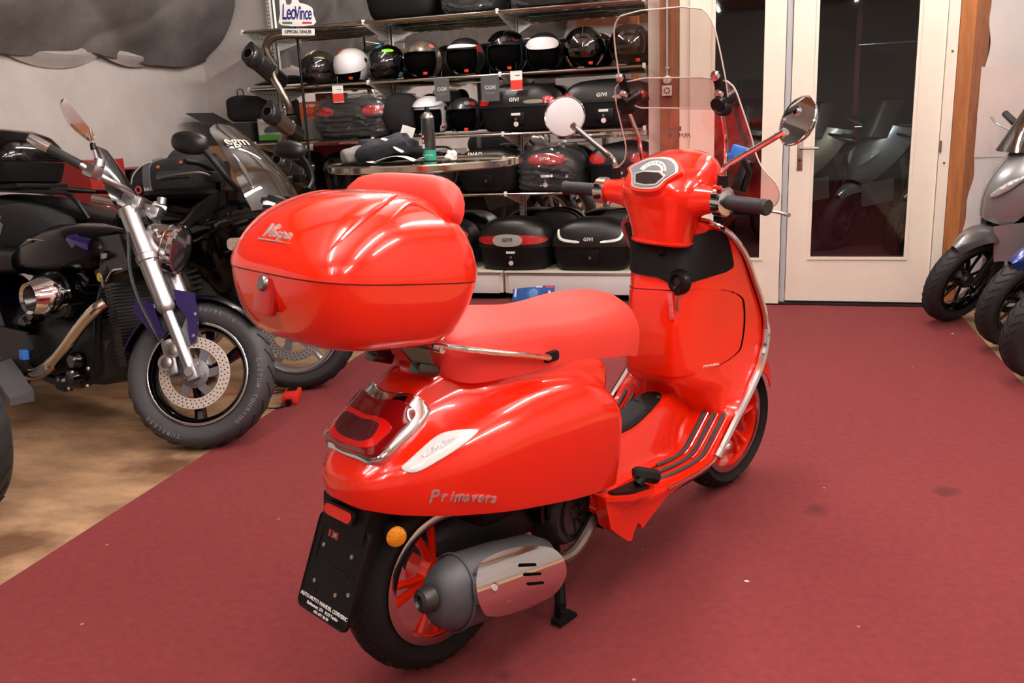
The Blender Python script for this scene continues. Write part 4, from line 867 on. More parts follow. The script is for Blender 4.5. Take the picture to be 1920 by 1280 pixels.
# headlight and small dark cowl
HL = Vector((-.10,0,.832)); hd = Vector((1,0,-.12)).normalized()
b = S1(); b.lathe([(0,-.19),(.03,-.188),(.062,-.165),(.088,-.115),(.098,-.05),(.101,.0),(.106,.006),(.106,.022),(.098,.026)], HL, hd, 32); hl = b.build('headlight', CHROME, C1, label='chrome bullet headlight')
b = S1(); b.lathe([(0,.034),(.05,.032),(.098,.022)], HL, hd, 28); b.build('headlight_lens', mat('mirror_lens', (120,120,124), .1, .9), hl)
b = S1(); b.lathe([(.099,-.03),(.104,-.027),(.099,-.024)], HL, hd, 28, loop=True); b.build('headlight_band', CHROME, hl)
G = []
for i in range(13):
    t = i/12; row = []
    for j in range(13):
        v = 2*j/12-1; w_ = .03+.115*sin(pi*min(1,.12+t*.62)); x = lerp(-.470,-.205,t)-.10*v*v*(.3+t*.6); z = lerp(1.235,.915,t**1.05); row.append((x,v*w_,z))
    G.append(row)
b = S1(); b.sheet(G, .004); b.build('flyscreen_cowl', GLOSSB, C1, label='gloss black headlight cowl')
# front mudguard with stays
G = []
for i in range(23):
    a = radians(lerp(46,168,i/22)); row = []
    for j in range(11): v = 2*j/10-1; row.append((AX.x+(.335-.022*abs(v)**3)*cos(a), v*.082, AX.z+(.335-.022*abs(v)**3)*sin(a)))
    G.append(row)
b = S1(); b.sheet(G, .004); mg = b.build('front_mudguard', PURPLEB, C1, 50)
G = []
b = S1(); b.sheet([[(AX.x+(.338-.024*abs(2*j/8-1)**3)*cos(radians(a)), (2*j/8-1)*.0835, AX.z+(.338-.024*abs(2*j/8-1)**3)*sin(radians(a))) for j in range(9)] for a in range(128,170,4)], .003); b.build('mudguard_tail', PURPLE, mg, label='bright purple rear edge of the mudguard')
for sd in (-1,1):
    b = S1(); b.prism([(x,sd*.090,z) for x,z in ((-.045,.645),(.045,.64),(.075,.55),(.08,.45),(.062,.42),(.048,.45),(.03,.53),(-.02,.58))], (0,sd*.010,0)); sy = b.build('mudguard_stay', PURPLE, mg, label='purple mudguard stay')
    for x,z in ((.06,.55),(.066,.46)): b = S1(); b.lathe([(0,.005),(.007,.004),(.009,0)],(x,sd*.1,z),(0,sd,0),10); b.build('stay_bolt', STEEL, sy)
    b = S1(); b.prism([(x,sd*.090,z) for x,z in ((-.20,.60),(-.12,.575),(-.06,.45),(-.075,.43),(-.10,.44),(-.2,.54))], (0,sd*.010,0)); b.build('mudguard_stay', PURPLE, mg)
for dy in (-.13,-.142): b = S1(); b.tube(catmull([(-.25,dy,.86),(-.215,dy-.01,.70),(-.16,dy-.01,.58),(-.09,dy,.47),(-.06,-.125,.42)],6), .0058, 8); b.build('brake_hose', HOSE, C1)
# frame, tank, engine
b = MB(); b.loft(lf([(-1.16,0,.70,.05,.05,.9),(-1.10,0,.725,.11,.075,.85),(-.98,0,.765,.145,.10,.85),(-.80,0,.79,.165,.118,.8),(-.62,0,.80,.165,.118,.8),(-.50,0,.80,.15,.105,.8),(-.42,0,.80,.115,.085,.85),(-.375,0,.80,.06,.05,.9)])); tk = b.build('fuel_tank', PURPLEB, C1, 60, label='purple-black fuel tank')
b = MB(); b.loft(lf([(-.62,-.10,.845,.045,.038,.9),(-.52,-.108,.835,.045,.042,.9),(-.44,-.09,.825,.035,.035,.9)])); b.build('tank_highlight', mat('purple_highlight', (36,22,100), .2, .3, coat=.8), tk)  # purple highlight of the tank paint, put in as a brighter coloured lump
b = MB(); b.tube(catmull([(-1.0,-.135,.80),(-.90,-.150,.832),(-.82,-.155,.842),(-.70,-.155,.840)],5), [.003]*6+[.008]*3+[.002]*7, 6); b.build('tank_emblem', STEEL, tk)
b = MB(); b.loft(lf([(-2.02,0,.70,.10,.04,.6),(-1.80,0,.74,.15,.06,.6),(-1.45,0,.70,.16,.07,.6),(-1.15,0,.72,.11,.06,.7)])); b.build('saddle', SATIN, C1)
b = MB(); b.sheet([[(-1.6+.345*cos(radians(a)),.11*(2*j/8-1),.305+.345*sin(radians(a))-.02*abs(2*j/8-1)**3) for j in range(9)] for a in range(10,178,7)], .004); b.build('rear_mudguard', PURPLEB, C1)
b = MB(); b.prism([(x,-.085,z) for x,z in ((-.47,.86),(-.26,.885),(-.20,.74),(-.34,.705),(-.40,.64),(-.47,.70))], (0,.17,0)); nk = b.build('neck_cover', mat('neck_black', (26,27,32), .3), C1)
b = MB(); b.cyl((-.37,-.085,.79),(-.37,-.102,.79),.021,n=20); il = b.build('ignition_lock', SATIN, nk)
b = MB(); b.box((-.345,-.108,.79),(.04,.008,.022),Euler((0,-.1,0)),bev=.003); b.build('key', STEEL, il)
b = MB(); b.lathe([(0,.002),(.019,.002),(.02,0)],(-.40,-.105,.695),(0,-1,0),16); b.build('key_fob', mat('yellow_fob', (190,180,40), .4), il)
b = MB(); b.box((-.375,-.108,.675),(.012,.005,.045),Euler((0,-.3,0))); b.build('spare_key', STEEL, il)
b = MB(); b.tube([(-.375,-.104,.78),(-.385,-.106,.74),(-.395,-.106,.715)],.0022,5); b.build('key_chain', STEEL, il)
b = MB(); b.tube(catmull([(-.24,-.09,.74),(-.33,-.092,.72),(-.39,-.095,.64),(-.42,-.095,.55)],6), .006, 8); b.build('chrome_edge', CHROME, nk)
b = MB(); b.box((-.275,0,.50),(.066,.25,.36),Euler((0,-.22,0)),bev=.01); rd = b.build('radiator', mat('radiator_black', (16,16,17), .45), C1)
for k in range(24): b = MB(); z = -.165+.0142*k; q = Matrix.Rotation(-.22,3,'Y') @ Vector((0,0,z)); b.box(q+Vector((-.275,0,.50)),(.074,.258,.006),Euler((0,-.22,0))); b.build('radiator_fin', SATIN, rd)
en = MB()
en.loft(lf([(-1.05,0,.33,.10,.10,.5),(-.98,0,.34,.16,.15,.5),(-.70,0,.34,.17,.16,.5),(-.48,0,.33,.14,.13,.5),(-.42,0,.33,.09,.09,.6)])); en = en.build('engine', mat('engine_black', (24,24,25), .55, bump=.2, bscale=60), C1)
for sgn,nm in ((1,'front'),(-1,'rear')):
    ang = .45*sgn; base = Vector((-.70,0,.44)); d_ = Vector((sin(ang),0,cos(ang)))
    for k in range(9): b = MB(); c0 = base+d_*(.06+.021*k); b.box(c0,(.17,.21,.009),Euler((0,ang,0)),bev=.003); b.build('cylinder_fin', SATIN, en)
    b = MB(); b.box(base+d_*.13,(.13,.16,.20),Euler((0,ang,0))); b.build('cylinder', SATIN, en)
    b = MB(); c0 = base+d_*.27; b.box(c0,(.15,.20,.07),Euler((0,ang,0)),bev=.03); b.build('cylinder_head', GLOSSB, en, label='glossy black cylinder head')
b = MB(); b.lathe([(.055,.075),(.068,.085),(.072,.075),(.090,.02),(.098,-.03),(.098,-.08),(.085,-.10)],(-.66,-.205,.60),(.04,-1,.0),32); ac = b.build('air_intake', CHROME, C1, label='chrome air intake funnel')
b = MB(); b.lathe([(.054,.072),(.03,.01),(.01,-.01),(0,-.012)],(-.66,-.205,.60),(.04,-1,0),28); b.build('intake_throat', mat('brushed_dark', (104,102,100), .3, 1), ac)
b = MB(); b.lathe([(.1,-.04),(.108,-.05),(.108,-.10),(.09,-.11)],(-.66,-.205,.60),(.04,-1,0),28); b.build('intake_ring', GLOSSB, ac)
b = MB(); b.tube(catmull([(-.27,-.16,.60),(-.30,-.195,.57),(-.40,-.21,.49),(-.55,-.215,.37),(-.72,-.215,.265),(-.9,-.215,.225),(-1.4,-.22,.23),(-1.9,-.22,.26)],8), [.026]*28+[.03]*14+[.042]*15, 16); ex = b.build('exhaust_pipe', mat('warm_chrome', (216,208,196), .12, 1), C1)
b = MB(); b.tube([(-.68,-.2,.33),(-.66,-.235,.31),(-.63,-.25,.28)],.006,8); b.build('brake_pedal_rod', STEEL, C1)
b = MB(); b.prism([(x,-.24,z) for x,z in ((-1.04,.44),(-.78,.435),(-.745,.36),(-.80,.27),(-.90,.20),(-1.04,.25))], (0,-.012,0)); fp = b.build('footpeg_plate', DARKM, C1)
b = MB(); b.loft([[(x,y,z) for y,z in ((-.255,z0),(-.36,z0-.02),(-.36,z0-.05),(-.255,z0-.05))] for x,z0 in ((-.93,.30),(-.85,.25),(-.79,.20),(-.75,.175))]); b.build('footrest', mat('worn_grey_rubber', (88,88,92), .55), fp)
b = MB(); b.box((-.79,-.262,.335),(.04,.03,.045),bev=.006); b.build('blue_clip', mat('blue_plastic', (46,128,226), .4), fp)
for q in ((-.60,-.2,.22,.045),(-.52,-.19,.25,.05),(-.50,-.19,.33,.04),(-.80,-.2,.52,.05),(-.9,-.19,.45,.05)): b = MB(); b.lathe([(0,.02),(q[3]*.7,.02),(q[3],0),(q[3],-.03)],q[:3],(0,-1,0),16); b.build('engine_cover', GLOSSB, en)
for q in ((-.55,-.2,.20),(-.45,-.17,.22),(-.43,-.17,.30),(-.60,-.215,.235),(-.50,-.205,.28)): b = MB(); b.lathe([(0,.008),(.008,.007),(.011,0)],q,(0,-1,0),10); b.build('engine_bolt', STEEL, en)
b = MB(); b.tube(catmull([(-.40,.13,.25),(-.47,.16,.02),(-.46,.17,.0)],4),.011,8); b.build('side_stand', SATIN, C1)
for sd in (-1,1): b = MB(); b.tube(catmull([(-.36,sd*.05,.80),(-.40,sd*.12,.55),(-.45,sd*.14,.25),(-.8,sd*.15,.20),(-1.2,sd*.15,.30),(-1.6,sd*.12,.305)],6), .018, 10); b.build('frame_rail', SATIN, C1)
# ---------------------------------------------------------------- next bike towards the camera: only its front end reaches the picture
C0 = thing('motorcycle_front_end', 'black motorcycle front tyre just inside the left edge, nearest the camera', 'motorcycle', (-2.80,2.18,-.004), rot=(radians(-5),0,radians(-18)))
mwheel(C0, (.02,0,.31), .315, .075, .21, I4, 'front', TYRED, GLOSSB, 3, .034, .15, twist=.3)
for sd in (-1,1): b = MB(); b.tube([(.02,sd*.11,.31),(-.20,sd*.11,.70)], .026, 14); b.build('fork_leg', SATIN, C0)
b = MB(); b.sheet([[(.02+.34*cos(radians(a)),.085*(2*j/8-1),.31+.34*sin(radians(a))) for j in range(9)] for a in range(60,165,7)], .004); b.build('front_mudguard', GLOSSB, C0)
# ---------------------------------------------------------------- black sport tourer
C2 = thing('sport_touring_motorcycle', 'glossy black faired touring motorcycle with smoked windscreen and top box, behind the purple cruiser', 'motorcycle', (-2.377,3.765,-.004), rot=(radians(-5),0,radians(-2)))
T2 = steer_m(20)
def S2(): b = MB(); b.m = T2.copy(); return b
A2 = Vector((.045,0,.300))
mwheel(C2, A2, .300, .060, .216, T2, 'front', TYRED, mat('silver_wheel', (176,174,172), .35, .6), 5, .022, .155, mat('disc_dull', (150,146,142), .4, .7), twist=.1)
mwheel(C2, (-1.43,0,.305), .305, .085, .19, I4, 'rear', TYRED, mat('silver_wheel', (176,174,172), .35, .6), 5, .024)
for sd in (-1,1): b = S2(); b.tube([A2+Vector((0,sd*.10,0)),A2+Vector((-.32,sd*.10,.62))], .027, 14); b.build('fork_leg', SATIN, C2)
b = S2(); b.sheet([[(A2.x+.325*cos(radians(a)),.075*(2*j/8-1),A2.z+.325*sin(radians(a))-.02*abs(2*j/8-1)**3) for j in range(9)] for a in range(35,160,7)], .004); b.build('front_mudguard', GLOSSB, C2)
# half fairing: shell from nose to flank
def fair(sd):
    secs = []
    for i in range(15):
        t = i/14; x = lerp(.20,-.50,t); yw = lerp(.06,.275,min(1,t*1.6)**.6)
        top = lerp(.90,1.0,sin(pi*min(1,t*1.1))**.8)-.06*max(0,t-.6)/.4; bot = lerp(.84,.50,min(1,t*1.5)**1.2)+.12*max(0,t-.75)/.25
        row = []
        for j in range(13):
            v = j/12; z = lerp(top,bot,v); y = yw*(.72+.28*sin(pi*min(1,v*1.25)))*(1-.22*max(0,v-.7)/.3)-.012*sin(pi*max(0,(v-.35)/.65)*2)
            row.append((x+.05*(v-.4),sd*y,z))
        secs.append(row)
    return secs
for sd in (-1,1):
    b = MB(); b.sheet(fair(sd), .006*sd); fp2 = b.build('fairing_panel', GLOSSB, C2, 40, label='gloss black fairing flank')
    G = fair(sd); b = MB(); b.tube([Vector(G[i][5])+Vector((0,sd*.003,0)) for i in range(2,14)], [.004+.010*sin(pi*k/11) for k in range(12)], 8); b.build('fairing_crease', GLOSSB, fp2)
    b = MB(); b.loft([[Vector((x,sd*(y+p[0]),z+p[1])) for p in sell(ry,rz,.8,16)] for x,y,z,ry,rz in ((-.12,.12,.955,.03,.012),(-.03,.125,.94,.06,.034),(.06,.10,.91,.055,.034),(.13,.06,.885,.03,.018))]); b.build('headlight', mat('headlight_silver', (206,204,202), .12, .4, coat=1, bump=.5, bscale=40), C2, label='clear faired headlight')
    b = MB(); b.loft([[Vector((x,sd*y,.75+z)) for x,z in [(-.06+p[0],p[1]) for p in sell(.045,.030,.7,16)]] for y in (.272,.30,.312)]); b.build('turn_signal', mat('signal_clear', (222,196,178), .1, .2, coat=1, bump=.5, bscale=70), C2, label='clear front turn signal')
b = MB(); b.loft([[Vector((x,y,z)) for y,z in ((-.07,z1),(.07,z1),(.07,z0),(-.07,z0))] for x,z0,z1 in ((.20,.83,.86),(.10,.80,.955),(-.05,.80,1.0),(-.2,.80,1.0))]); b.build('nose', GLOSSB, C2, 40)
def scr2(v, t):
    w_ = .215*(.50+.50*sin(pi*min(.5,.04+.5*t)))*min(1,(t+.02)/.10)**.35; w_ = max(w_,.02)
    return Vector((lerp(-.30,.085,t)+.05*sin(pi*t)-2.3*(v*w_)**2, v*w_, lerp(1.320,.92,t)-.02*t*v*v))
G = []
for i in range(19):   # smoked double-bubble windscreen
    t = i/18; row = []
    for j in range(19):
        v = 2*j/18-1; q_ = scr2(v,t); row.append(q_)
    G.append(row)
b = MB(); b.sheet(G, .004); ws = b.build('windscreen', clear('smoked_acrylic', (92,86,80), .2, body=(120,110,98), bodyamt=.14), C2, 60, label='smoked tinted windscreen')
text('egm', .085, mat('frosted_print', (196,190,182), .6), ws, frame(scr2(-.42,.22)+Vector((.004,-.007,.004)), scr2(-.25,.22)-scr2(-.6,.22), scr2(-.42,.12)-scr2(-.42,.32)), 'etched_letters', .0008, 0, .001)
b = MB(); b.tube([Vector(G[18-k][2])+Vector((0,-.004,0)) for k in range(4,13)], [.003+.012*sin(pi*k/8) for k in range(9)], 8, flat=.5); b.build('screen_bulge', clear('smoked_acrylic2', (120,112,104), .2, body=(160,150,140), bodyamt=.3), ws)
# cockpit
for sd in (-1,1):
    b = S2(); b.tube(catmull([(-.33,sd*.10,.98),(-.30,sd*.22,1.04),(-.33,sd*.33,1.07),(-.37,sd*.42,1.066)],5), .012, 10); hb_ = b.build('handlebar', SATIN, C2)
    b = MB(); b.tube([(-.235,sd*.37,1.075),(-.375,sd*.42,1.066)], .019, 12); b.build('grip', mat('grip_rubber', (34,34,35), .6), hb_)
    b = MB(); b.tube(catmull([(-.11,sd*.36,1.055),(-.13,sd*.43,1.078),(-.23,sd*.455,1.072),(-.345,sd*.46,1.055)],5), [.0075]*15+[.011], 8, flat=.7); b.build('lever', ALU, hb_)
    b = MB(); b.box((-.12,sd*.36,1.06),(.05,.06,.05),bev=.012); b.build('master_cylinder', SATIN, hb_)
    b = MB(); b.tube(catmull([(-.03,sd*.30,1.0),(-.04,sd*.36,1.05),(-.075,sd*.39,1.12),(-.12,sd*.40,1.175)],5), [.013]*16, 10); st_ = b.build('mirror_stalk', SATIN, C2)
    b = MB(); b.ell((-.195,sd*.405,1.212),(.095,.045,.052),22,14,.85,Matrix.Rotation(.12,3,'Y')); b.build('mirror_shell', mat('mirror_black', (24,24,25), .38), st_, label='rounded black mirror')
b = MB(); b.box((-.12,0,1.0),(.14,.30,.05),Euler((0,-.5,0)),bev=.015); b.build('dashboard', SATIN, C2)
b = MB(); b.loft(lf([(-.98,0,.80,.10,.06,.8),(-.88,0,.85,.16,.10,.75),(-.68,0,.86,.19,.12,.7),(-.50,0,.86,.17,.12,.7),(-.36,0,.86,.12,.09,.8)])); b.build('fuel_tank', GLOSSB, C2, 60)
b = MB(); b.loft(lf([(-1.85,0,.965,.09,.03,.6),(-1.70,0,.955,.13,.05,.6),(-1.45,0,.925,.15,.06,.6),(-1.20,0,.875,.16,.06,.6),(-1.0,0,.83,.15,.05,.6),(-.9,0,.82,.10,.04,.7)])); b.build('saddle', SATIN, C2, 60)
b = MB(); b.loft(lf([(-1.95,0,.84,.05,.04,.7),(-1.7,0,.83,.12,.08,.7),(-1.3,0,.78,.16,.08,.7),(-.95,0,.74,.15,.08,.7)])); b.build('tail_cowl', GLOSSB, C2, 60)
b = MB()
b.loft(lf([(-1.52,-.26,.83,.06,.06,.6),(-1.50,-.27,.83,.09,.115,.6),(-1.40,-.28,.83,.10,.125,.6),(-1.25,-.28,.82,.10,.115,.6),(-1.12,-.27,.80,.09,.09,.6),(-1.08,-.26,.79,.05,.05,.6)])); pn = b.build('soft_pannier', mat('pannier_cloth', (26,26,28), .8, bump=.3, bscale=50), C2, 50, label='soft black pannier')
b = MB(); b.box((-1.44,-.378,.845),(.012,.008,.11),Euler((0,.5,0))); b.box((-1.425,-.379,.83),(.03,.006,.06),Euler((0,.5,0))); b.build('reflective_patch', mat('reflective_grey', (120,122,126), .4), pn)
for sd in (-1,1): b = MB(); b.tube(catmull([(-1.05,sd*.17,.87),(-1.10,sd*.19,.96),(-1.16,sd*.19,1.0),(-1.30,sd*.16,1.01),(-1.75,sd*.12,1.03)],6), .012, 10); b.build('rack_tube', SATIN, C2)
b = MB(); b.tube([(-1.3,-.16,1.01),(-1.40,-.05,1.025),(-1.40,.05,1.025),(-1.3,.16,1.01)],.012,8); b.build('rack_cross_tube', SATIN, C2)
b = MB(); b.loft(lf([(-.42,0,.90,.15,.06,.7),(-.25,0,.92,.21,.09,.7),(0,0,.91,.18,.085,.7),(.15,0,.88,.08,.05,.8)])); b.build('inner_fairing', SATIN, C2)
b = MB(); b.box((-1.74,0,1.045),(.46,.34,.03),bev=.01); b.build('rack_plate', BLACK, C2)
b = MB(); b.loft([[Vector((-1.78+p[0],p[1],z)) for p in sell(a_,c_,.45,36)] for z,a_,c_ in ((1.062,.23,.19),(1.07,.25,.21),(1.15,.27,.23),(1.172,.272,.232))]); bx = b.build('top_box', BLACK, C2, 40, label='black top box')
b = MB(); b.loft([[Vector((-1.78+p[0],p[1],z)) for p in sell(a_,c_,.5,36)] for z,a_,c_ in ((1.178,.28,.24),(1.20,.282,.242),(1.26,.265,.23),(1.31,.225,.20),(1.345,.15,.14),(1.358,.05,.05))]); b.build('top_box_lid', GLOSSB, bx, 60)
b = MB(); b.box((-.50,0,.52),(.34,.34,.26),Euler((0,-.3,0)),bev=.03); en2 = b.build('engine', mat('engine_grey', (66,64,62), .5, .5, bump=.2, bscale=60), C2)
b = MB(); b.lathe([(0,.03),(.08,.03),(.10,.02),(.105,-.03)],(-.52,-.185,.53),(0,-1,0),24); cv = b.build('engine_cover', mat('cover_grey', (78,74,70), .45, .5), en2)
for k in range(8): a = 2*pi*k/8; b = MB(); b.lathe([(0,.008),(.008,.007),(.01,0)],(-.52+.09*cos(a),-.208,.53+.09*sin(a)),(0,-1,0),8); b.build('cover_bolt', STEEL, cv)
for k in range(4): b = MB(); b.box((-.43+.0*k,-.19,.60-.03*k),(.12,.03,.012),Euler((0,-.3,0)),bev=.003); b.build('engine_rib', mat('cover_grey', (78,74,70), .45, .5), en2)
b = MB(); b.box((-.75,0,.40),(.5,.26,.3),bev=.05); b.build('gearbox', SATIN, C2)
b = MB(); b.box((-.22,0,.52),(.06,.30,.32),Euler((0,-.25,0)),bev=.01); rd = b.build('radiator', SATIN, C2)
b = MB(); b.tube(catmull([(-.28,-.08,.45),(-.34,-.10,.28),(-.55,-.12,.18),(-1.0,-.15,.2),(-1.3,-.2,.3),(-1.8,-.24,.45)],6), [.02]*18+[.03]*7+[.055]*6, 12); b.build('exhaust', STEEL, C2)
b = MB(); b.tube([(-.75,.14,.25),(-.80,.25,.0)],.012,8); b.build('side_stand', SATIN, C2)
for sd in (-1,1): b = MB(); b.tube(catmull([(-.35,sd*.06,.85),(-.7,sd*.18,.62),(-.95,sd*.16,.42),(-1.43,sd*.12,.305)],5), .025, 10); b.build('frame_spar', SATIN, C2)
# tank bag strapped on the tank
t = thing('tank_bag', 'soft black and grey tank bag with white piping strapped on the faired motorcycle', 'bag', (-2.377,3.765,-.004), rot=(radians(-5),0,radians(-2)))
b = MB(); b.loft(lf([(-.83,0,1.04,.07,.03,.6),(-.80,0,1.045,.13,.075,.6),(-.68,0,1.06,.15,.095,.55),(-.52,0,1.08,.15,.105,.55),(-.42,0,1.085,.135,.10,.55),(-.385,0,1.08,.10,.07,.6)])); bg = b.build('bag_body', mat('bag_cloth', (34,35,38), .85, bump=.35, bscale=60), t, 50)
b = MB(); b.loft(lf([(-.70,0,1.06,.155,.100,.55),(-.655,0,1.066,.156,.104,.55)])); b.build('grey_panel', mat('bag_grey', (96,98,104), .8), bg)
b = MB(); b.loft(lf([(-.60,0,1.155,.09,.02,.6),(-.55,0,1.175,.11,.035,.6),(-.45,0,1.185,.10,.035,.6),(-.41,0,1.17,.07,.02,.6)])); b.build('mesh_pocket', mat('brown_mesh', (62,52,48), .8, bump=.4, bscale=120), bg)
b = MB(); b.tube(catmull([(-.80,-.128,1.03),(-.76,-.148,1.085),(-.70,-.152,1.13),(-.64,-.150,1.15)],5), .0035, 6); b.build('piping', WHITE, bg)
b = MB(); b.ell((-.50,0,.985),(.26,.19,.035),20,8,.6); b.build('bag_base', SATIN, t)
b = MB(); b.lathe([(.011,0),(.016,.003),(.021,0)],(-.735,-.151,1.01),(0,-1,0),16,loop=True); b.build('logo_ring', mat('logo_red', (206,70,60), .5), bg)
text('BAG', .026, PAPER, bg, frame((-.67,-.153,1.012),(1,0,.02),(0,0,1)), 'bag_lettering', .0006)
for x,z in ((-.60,1.12),(-.46,1.14)): b = MB(); b.lathe([(0,.006),(.007,.006),(.009,0)],(x,-.152,z),(0,-1,.2),10); b.build('zip_pull', mat('orange_dot', (206,90,50), .5), bg)
# ================================================================ PARKED MAXI-SCOOTERS
def maxi(label, body_m, fend_m, loc, rz, st, group=None, lean=-6, tyre=TYRED, rim_m=None, front_only=False, wsc=1):
    rim_m = rim_m or GLOSSB
    t = thing('parked_scooter', label, 'scooter', loc, rot=(radians(lean),0,radians(rz)), group=group)
    T = steer_m(st, 27, .28); R = .275
    def F(): b = MB(); b.m = T.copy(); return b
    mwheel(t, (.04,0,R), R, .056, .19, T, 'front', tyre, rim_m, 7, .011, .12, mat('disc_dark', (64,62,60), .4, .7), lip=False, groove=34)
    b = F()
    for sd in (-1,1): b.tube([(.04,sd*.075,R),(-.16,sd*.075,.66)], .02, 12)
    b.build('fork', SATIN, t, stuff=False)
    b = F(); b.box((.03,-.085,R+.10),(.05,.035,.08),bev=.01); b.build('brake_caliper', SATIN, t)
    G = []
    for i in range(17):
        a = radians(lerp(56,150,i/16)); row = []
        for j in range(11): v = 2*j/10-1; r_ = .305+.02*sin(pi*i/16)-.05*abs(v)**2.5; w_ = .035+.06*min(1,i/7)**.8; row.append((.04+r_*cos(a),v*w_,R+.01+r_*sin(a)))
        G.append(row)
    b = F(); b.sheet(G, .005); b.build('front_mudguard', fend_m, t, 50)
    # nose / apron
    rows = []
    for i in range(15):
        u = i/14; z = lerp(.60,1.06,u); xc = lerp(-.13,-.28,u)+.13*sin(pi*min(1,.25+u*.7)); w_ = lerp(.10,.23,sin(pi*min(.5,u*.75)))
        rows.append([(xc-1.5*(abs(2*j/16-1)**1.9)*w_*.75, w_*(2*j/16-1), z+.04*(1-abs(2*j/16-1))) for j in range(17)])
    b = MB(); b.sheet(rows, -.02); ap = b.build('front_apron', body_m, t, 50)
    for sd in (-1,1):
        b = MB(); b.loft([[Vector((x+p[0]*.3,sd*(y+p[0]*.5),z+p[1])) for p in sell(ry,rz,.8,14)] for x,y,z,ry,rz in ((-.045,.06,.76,.018,.012),(-.07,.10,.79,.034,.026),(-.115,.135,.83,.034,.028),(-.17,.165,.875,.016,.012))]); b.build('headlight', mat('headlight_silver', (206,204,202), .12, .4, coat=1, bump=.5, bscale=40), ap)
        b = MB(); b.sheet([[(lerp(-.06,-.30,i/8)-.02*q,sd*(lerp(.12,.23,i/8)+.01*q),lerp(.60,.40,q)+.06*i/8) for q in (0,.33,.66,1)] for i in range(9)], .01*sd); b.build('lower_apron', body_m, t, 50)
    rows = []
    for i in range(9): u = i/8; rows.append([(lerp(-.06,-.22,u)-1.3*(abs(2*j/10-1)**2)*.14, .15*(2*j/10-1)*(1-.3*u), lerp(1.0,1.30,u)) for j in range(11)])
    b = MB(); b.sheet(rows, .004); b.build('windscreen', clear('smoked_acrylic', (92,86,80), .16, body=(150,142,132), bodyamt=.22), t)
    for sd in (-1,1):
        b = F(); b.tube(catmull([(-.26,sd*.03,1.04),(-.28,sd*.2,1.06),(-.34,sd*.34,1.07)],5), .013, 10); hb_ = b.build('handlebar', SATIN, t)
        b = F(); b.tube([(-.30,sd*.23,1.065),(-.345,sd*.35,1.075)], .019, 12); b.build('grip', mat('grip_rubber', (34,34,35), .6), hb_)
        b = F(); b.tube(catmull([(-.24,sd*.2,1.05),(-.23,sd*.3,1.06),(-.27,sd*.37,1.06)],4), .007, 8); b.build('lever', ALU, hb_)
    b = MB(); b.loft(lf([(-.25,0,.72,.12,.20,.6),(-.40,0,.62,.16,.26,.6),(-.46,0,.52,.15,.20,.6)])); b.build('inner_shield', BLACK, t, 50)
    b = MB(); b.box((-.58,0,.34),(.42,.40,.12),bev=.04); b.build('footboard', BLACK, t)
    b = MB(); b.loft(lf([(-.72,0,.55,.12,.12,.6),(-.80,0,.56,.18,.20,.6),(-1.10,0,.58,.19,.20,.6),(-1.45,0,.64,.16,.16,.6),(-1.70,0,.72,.10,.09,.7),(-1.78,0,.76,.04,.04,.8)])); b.build('rear_body', body_m, t, 60)
    b = MB(); b.loft(lf([(-.68,0,.74,.10,.05,.6),(-.80,0,.77,.15,.06,.6),(-1.10,0,.78,.16,.06,.6),(-1.20,0,.83,.15,.06,.6),(-1.62,0,.85,.11,.05,.7),(-1.68,0,.85,.05,.03,.8)])); b.build('seat', SATIN, t, 60)
    mwheel(t, (-1.42,0,.265), .265, .065, .18, I4, 'rear', tyre, rim_m, 7, .012, 0, lip=False, groove=20)
    b = MB(); b.box((-1.2,.10,.3),(.5,.14,.18),bev=.04); b.tube([(-1.05,-.13,.25),(-1.3,-.15,.28),(-1.62,-.16,.36)],[.03,.06,.055],12); b.build('engine', SATIN, t)
    b = MB(); b.tube([(-.85,.14,.28),(-.90,.24,.008)],.012,8); b.build('side_stand', SATIN, t)
    return t
GREYP = mat('grey_metallic', (112,108,106), .3, .6, coat=.6)
maxi('silver maxi-scooter with grey front mudguard at right, beside the wooden door post', SILV, GREYP, (1.04,5.60,-.004), 186, 38)
maxi('blue scooter at the right edge, in front of the silver one', mat('blue_metallic', (22,48,120), .18, .3, coat=1), mat('blue_metallic', (22,48,120), .18, .3, coat=1), (1.24,5.02,-.004), 180, 34)
maxi('dark scooter nearest the camera at the right edge, only its tyre in view', GREYP, GLOSSB, (1.24,4.42,-.004), 180, 30)
CH = mat('champagne_metal', (150,142,124), .3, .5, coat=.5)
for i,(m,x,y,rz,st,lab) in enumerate(((CH,-.02,8.80,214,20,'champagne scooter seen through the glass door, leftmost of the row'),(SILV,.50,8.45,214,25,'silver scooter seen through the glass door, in the middle of the row'),(mat('dark_grey_paint',(60,60,64),.25,.4,coat=.6),1.0,8.08,214,22,'dark grey scooter seen through the glass door beside the red post'),(SILV,1.48,7.66,214,18,'silver scooter nearest the glass, at the right of the door pane'),(CH,-.75,9.3,214,20,'champagne scooter behind the narrow left door pane'))):
    maxi(lab, m, m, (x,y,0), rz, st, group='scooters in the next room')
t = thing('storage_rack', 'tall rack with red upright and chrome rails in the next room', 'rack', (.69,10.15,0))
b = MB(); b.box((0,0,1.1),(.05,.05,2.2)); b.build('upright', mat('red_upright', (170,28,32), .4), t)
b = MB(); b.box((1.9,0,1.1),(.05,.05,2.2)); b.build('upright', mat('red_upright', (170,28,32), .4), t)
for z in (1.03,1.85):
    b = MB(); b.cyl((0,-.04,z),(1.9,-.04,z),.016); b.build('rail', CHROME, t)
    b = MB(); b.box((.95,.3,z-.03),(1.9,.6,.03)); b.build('shelf_board', SATIN, t)
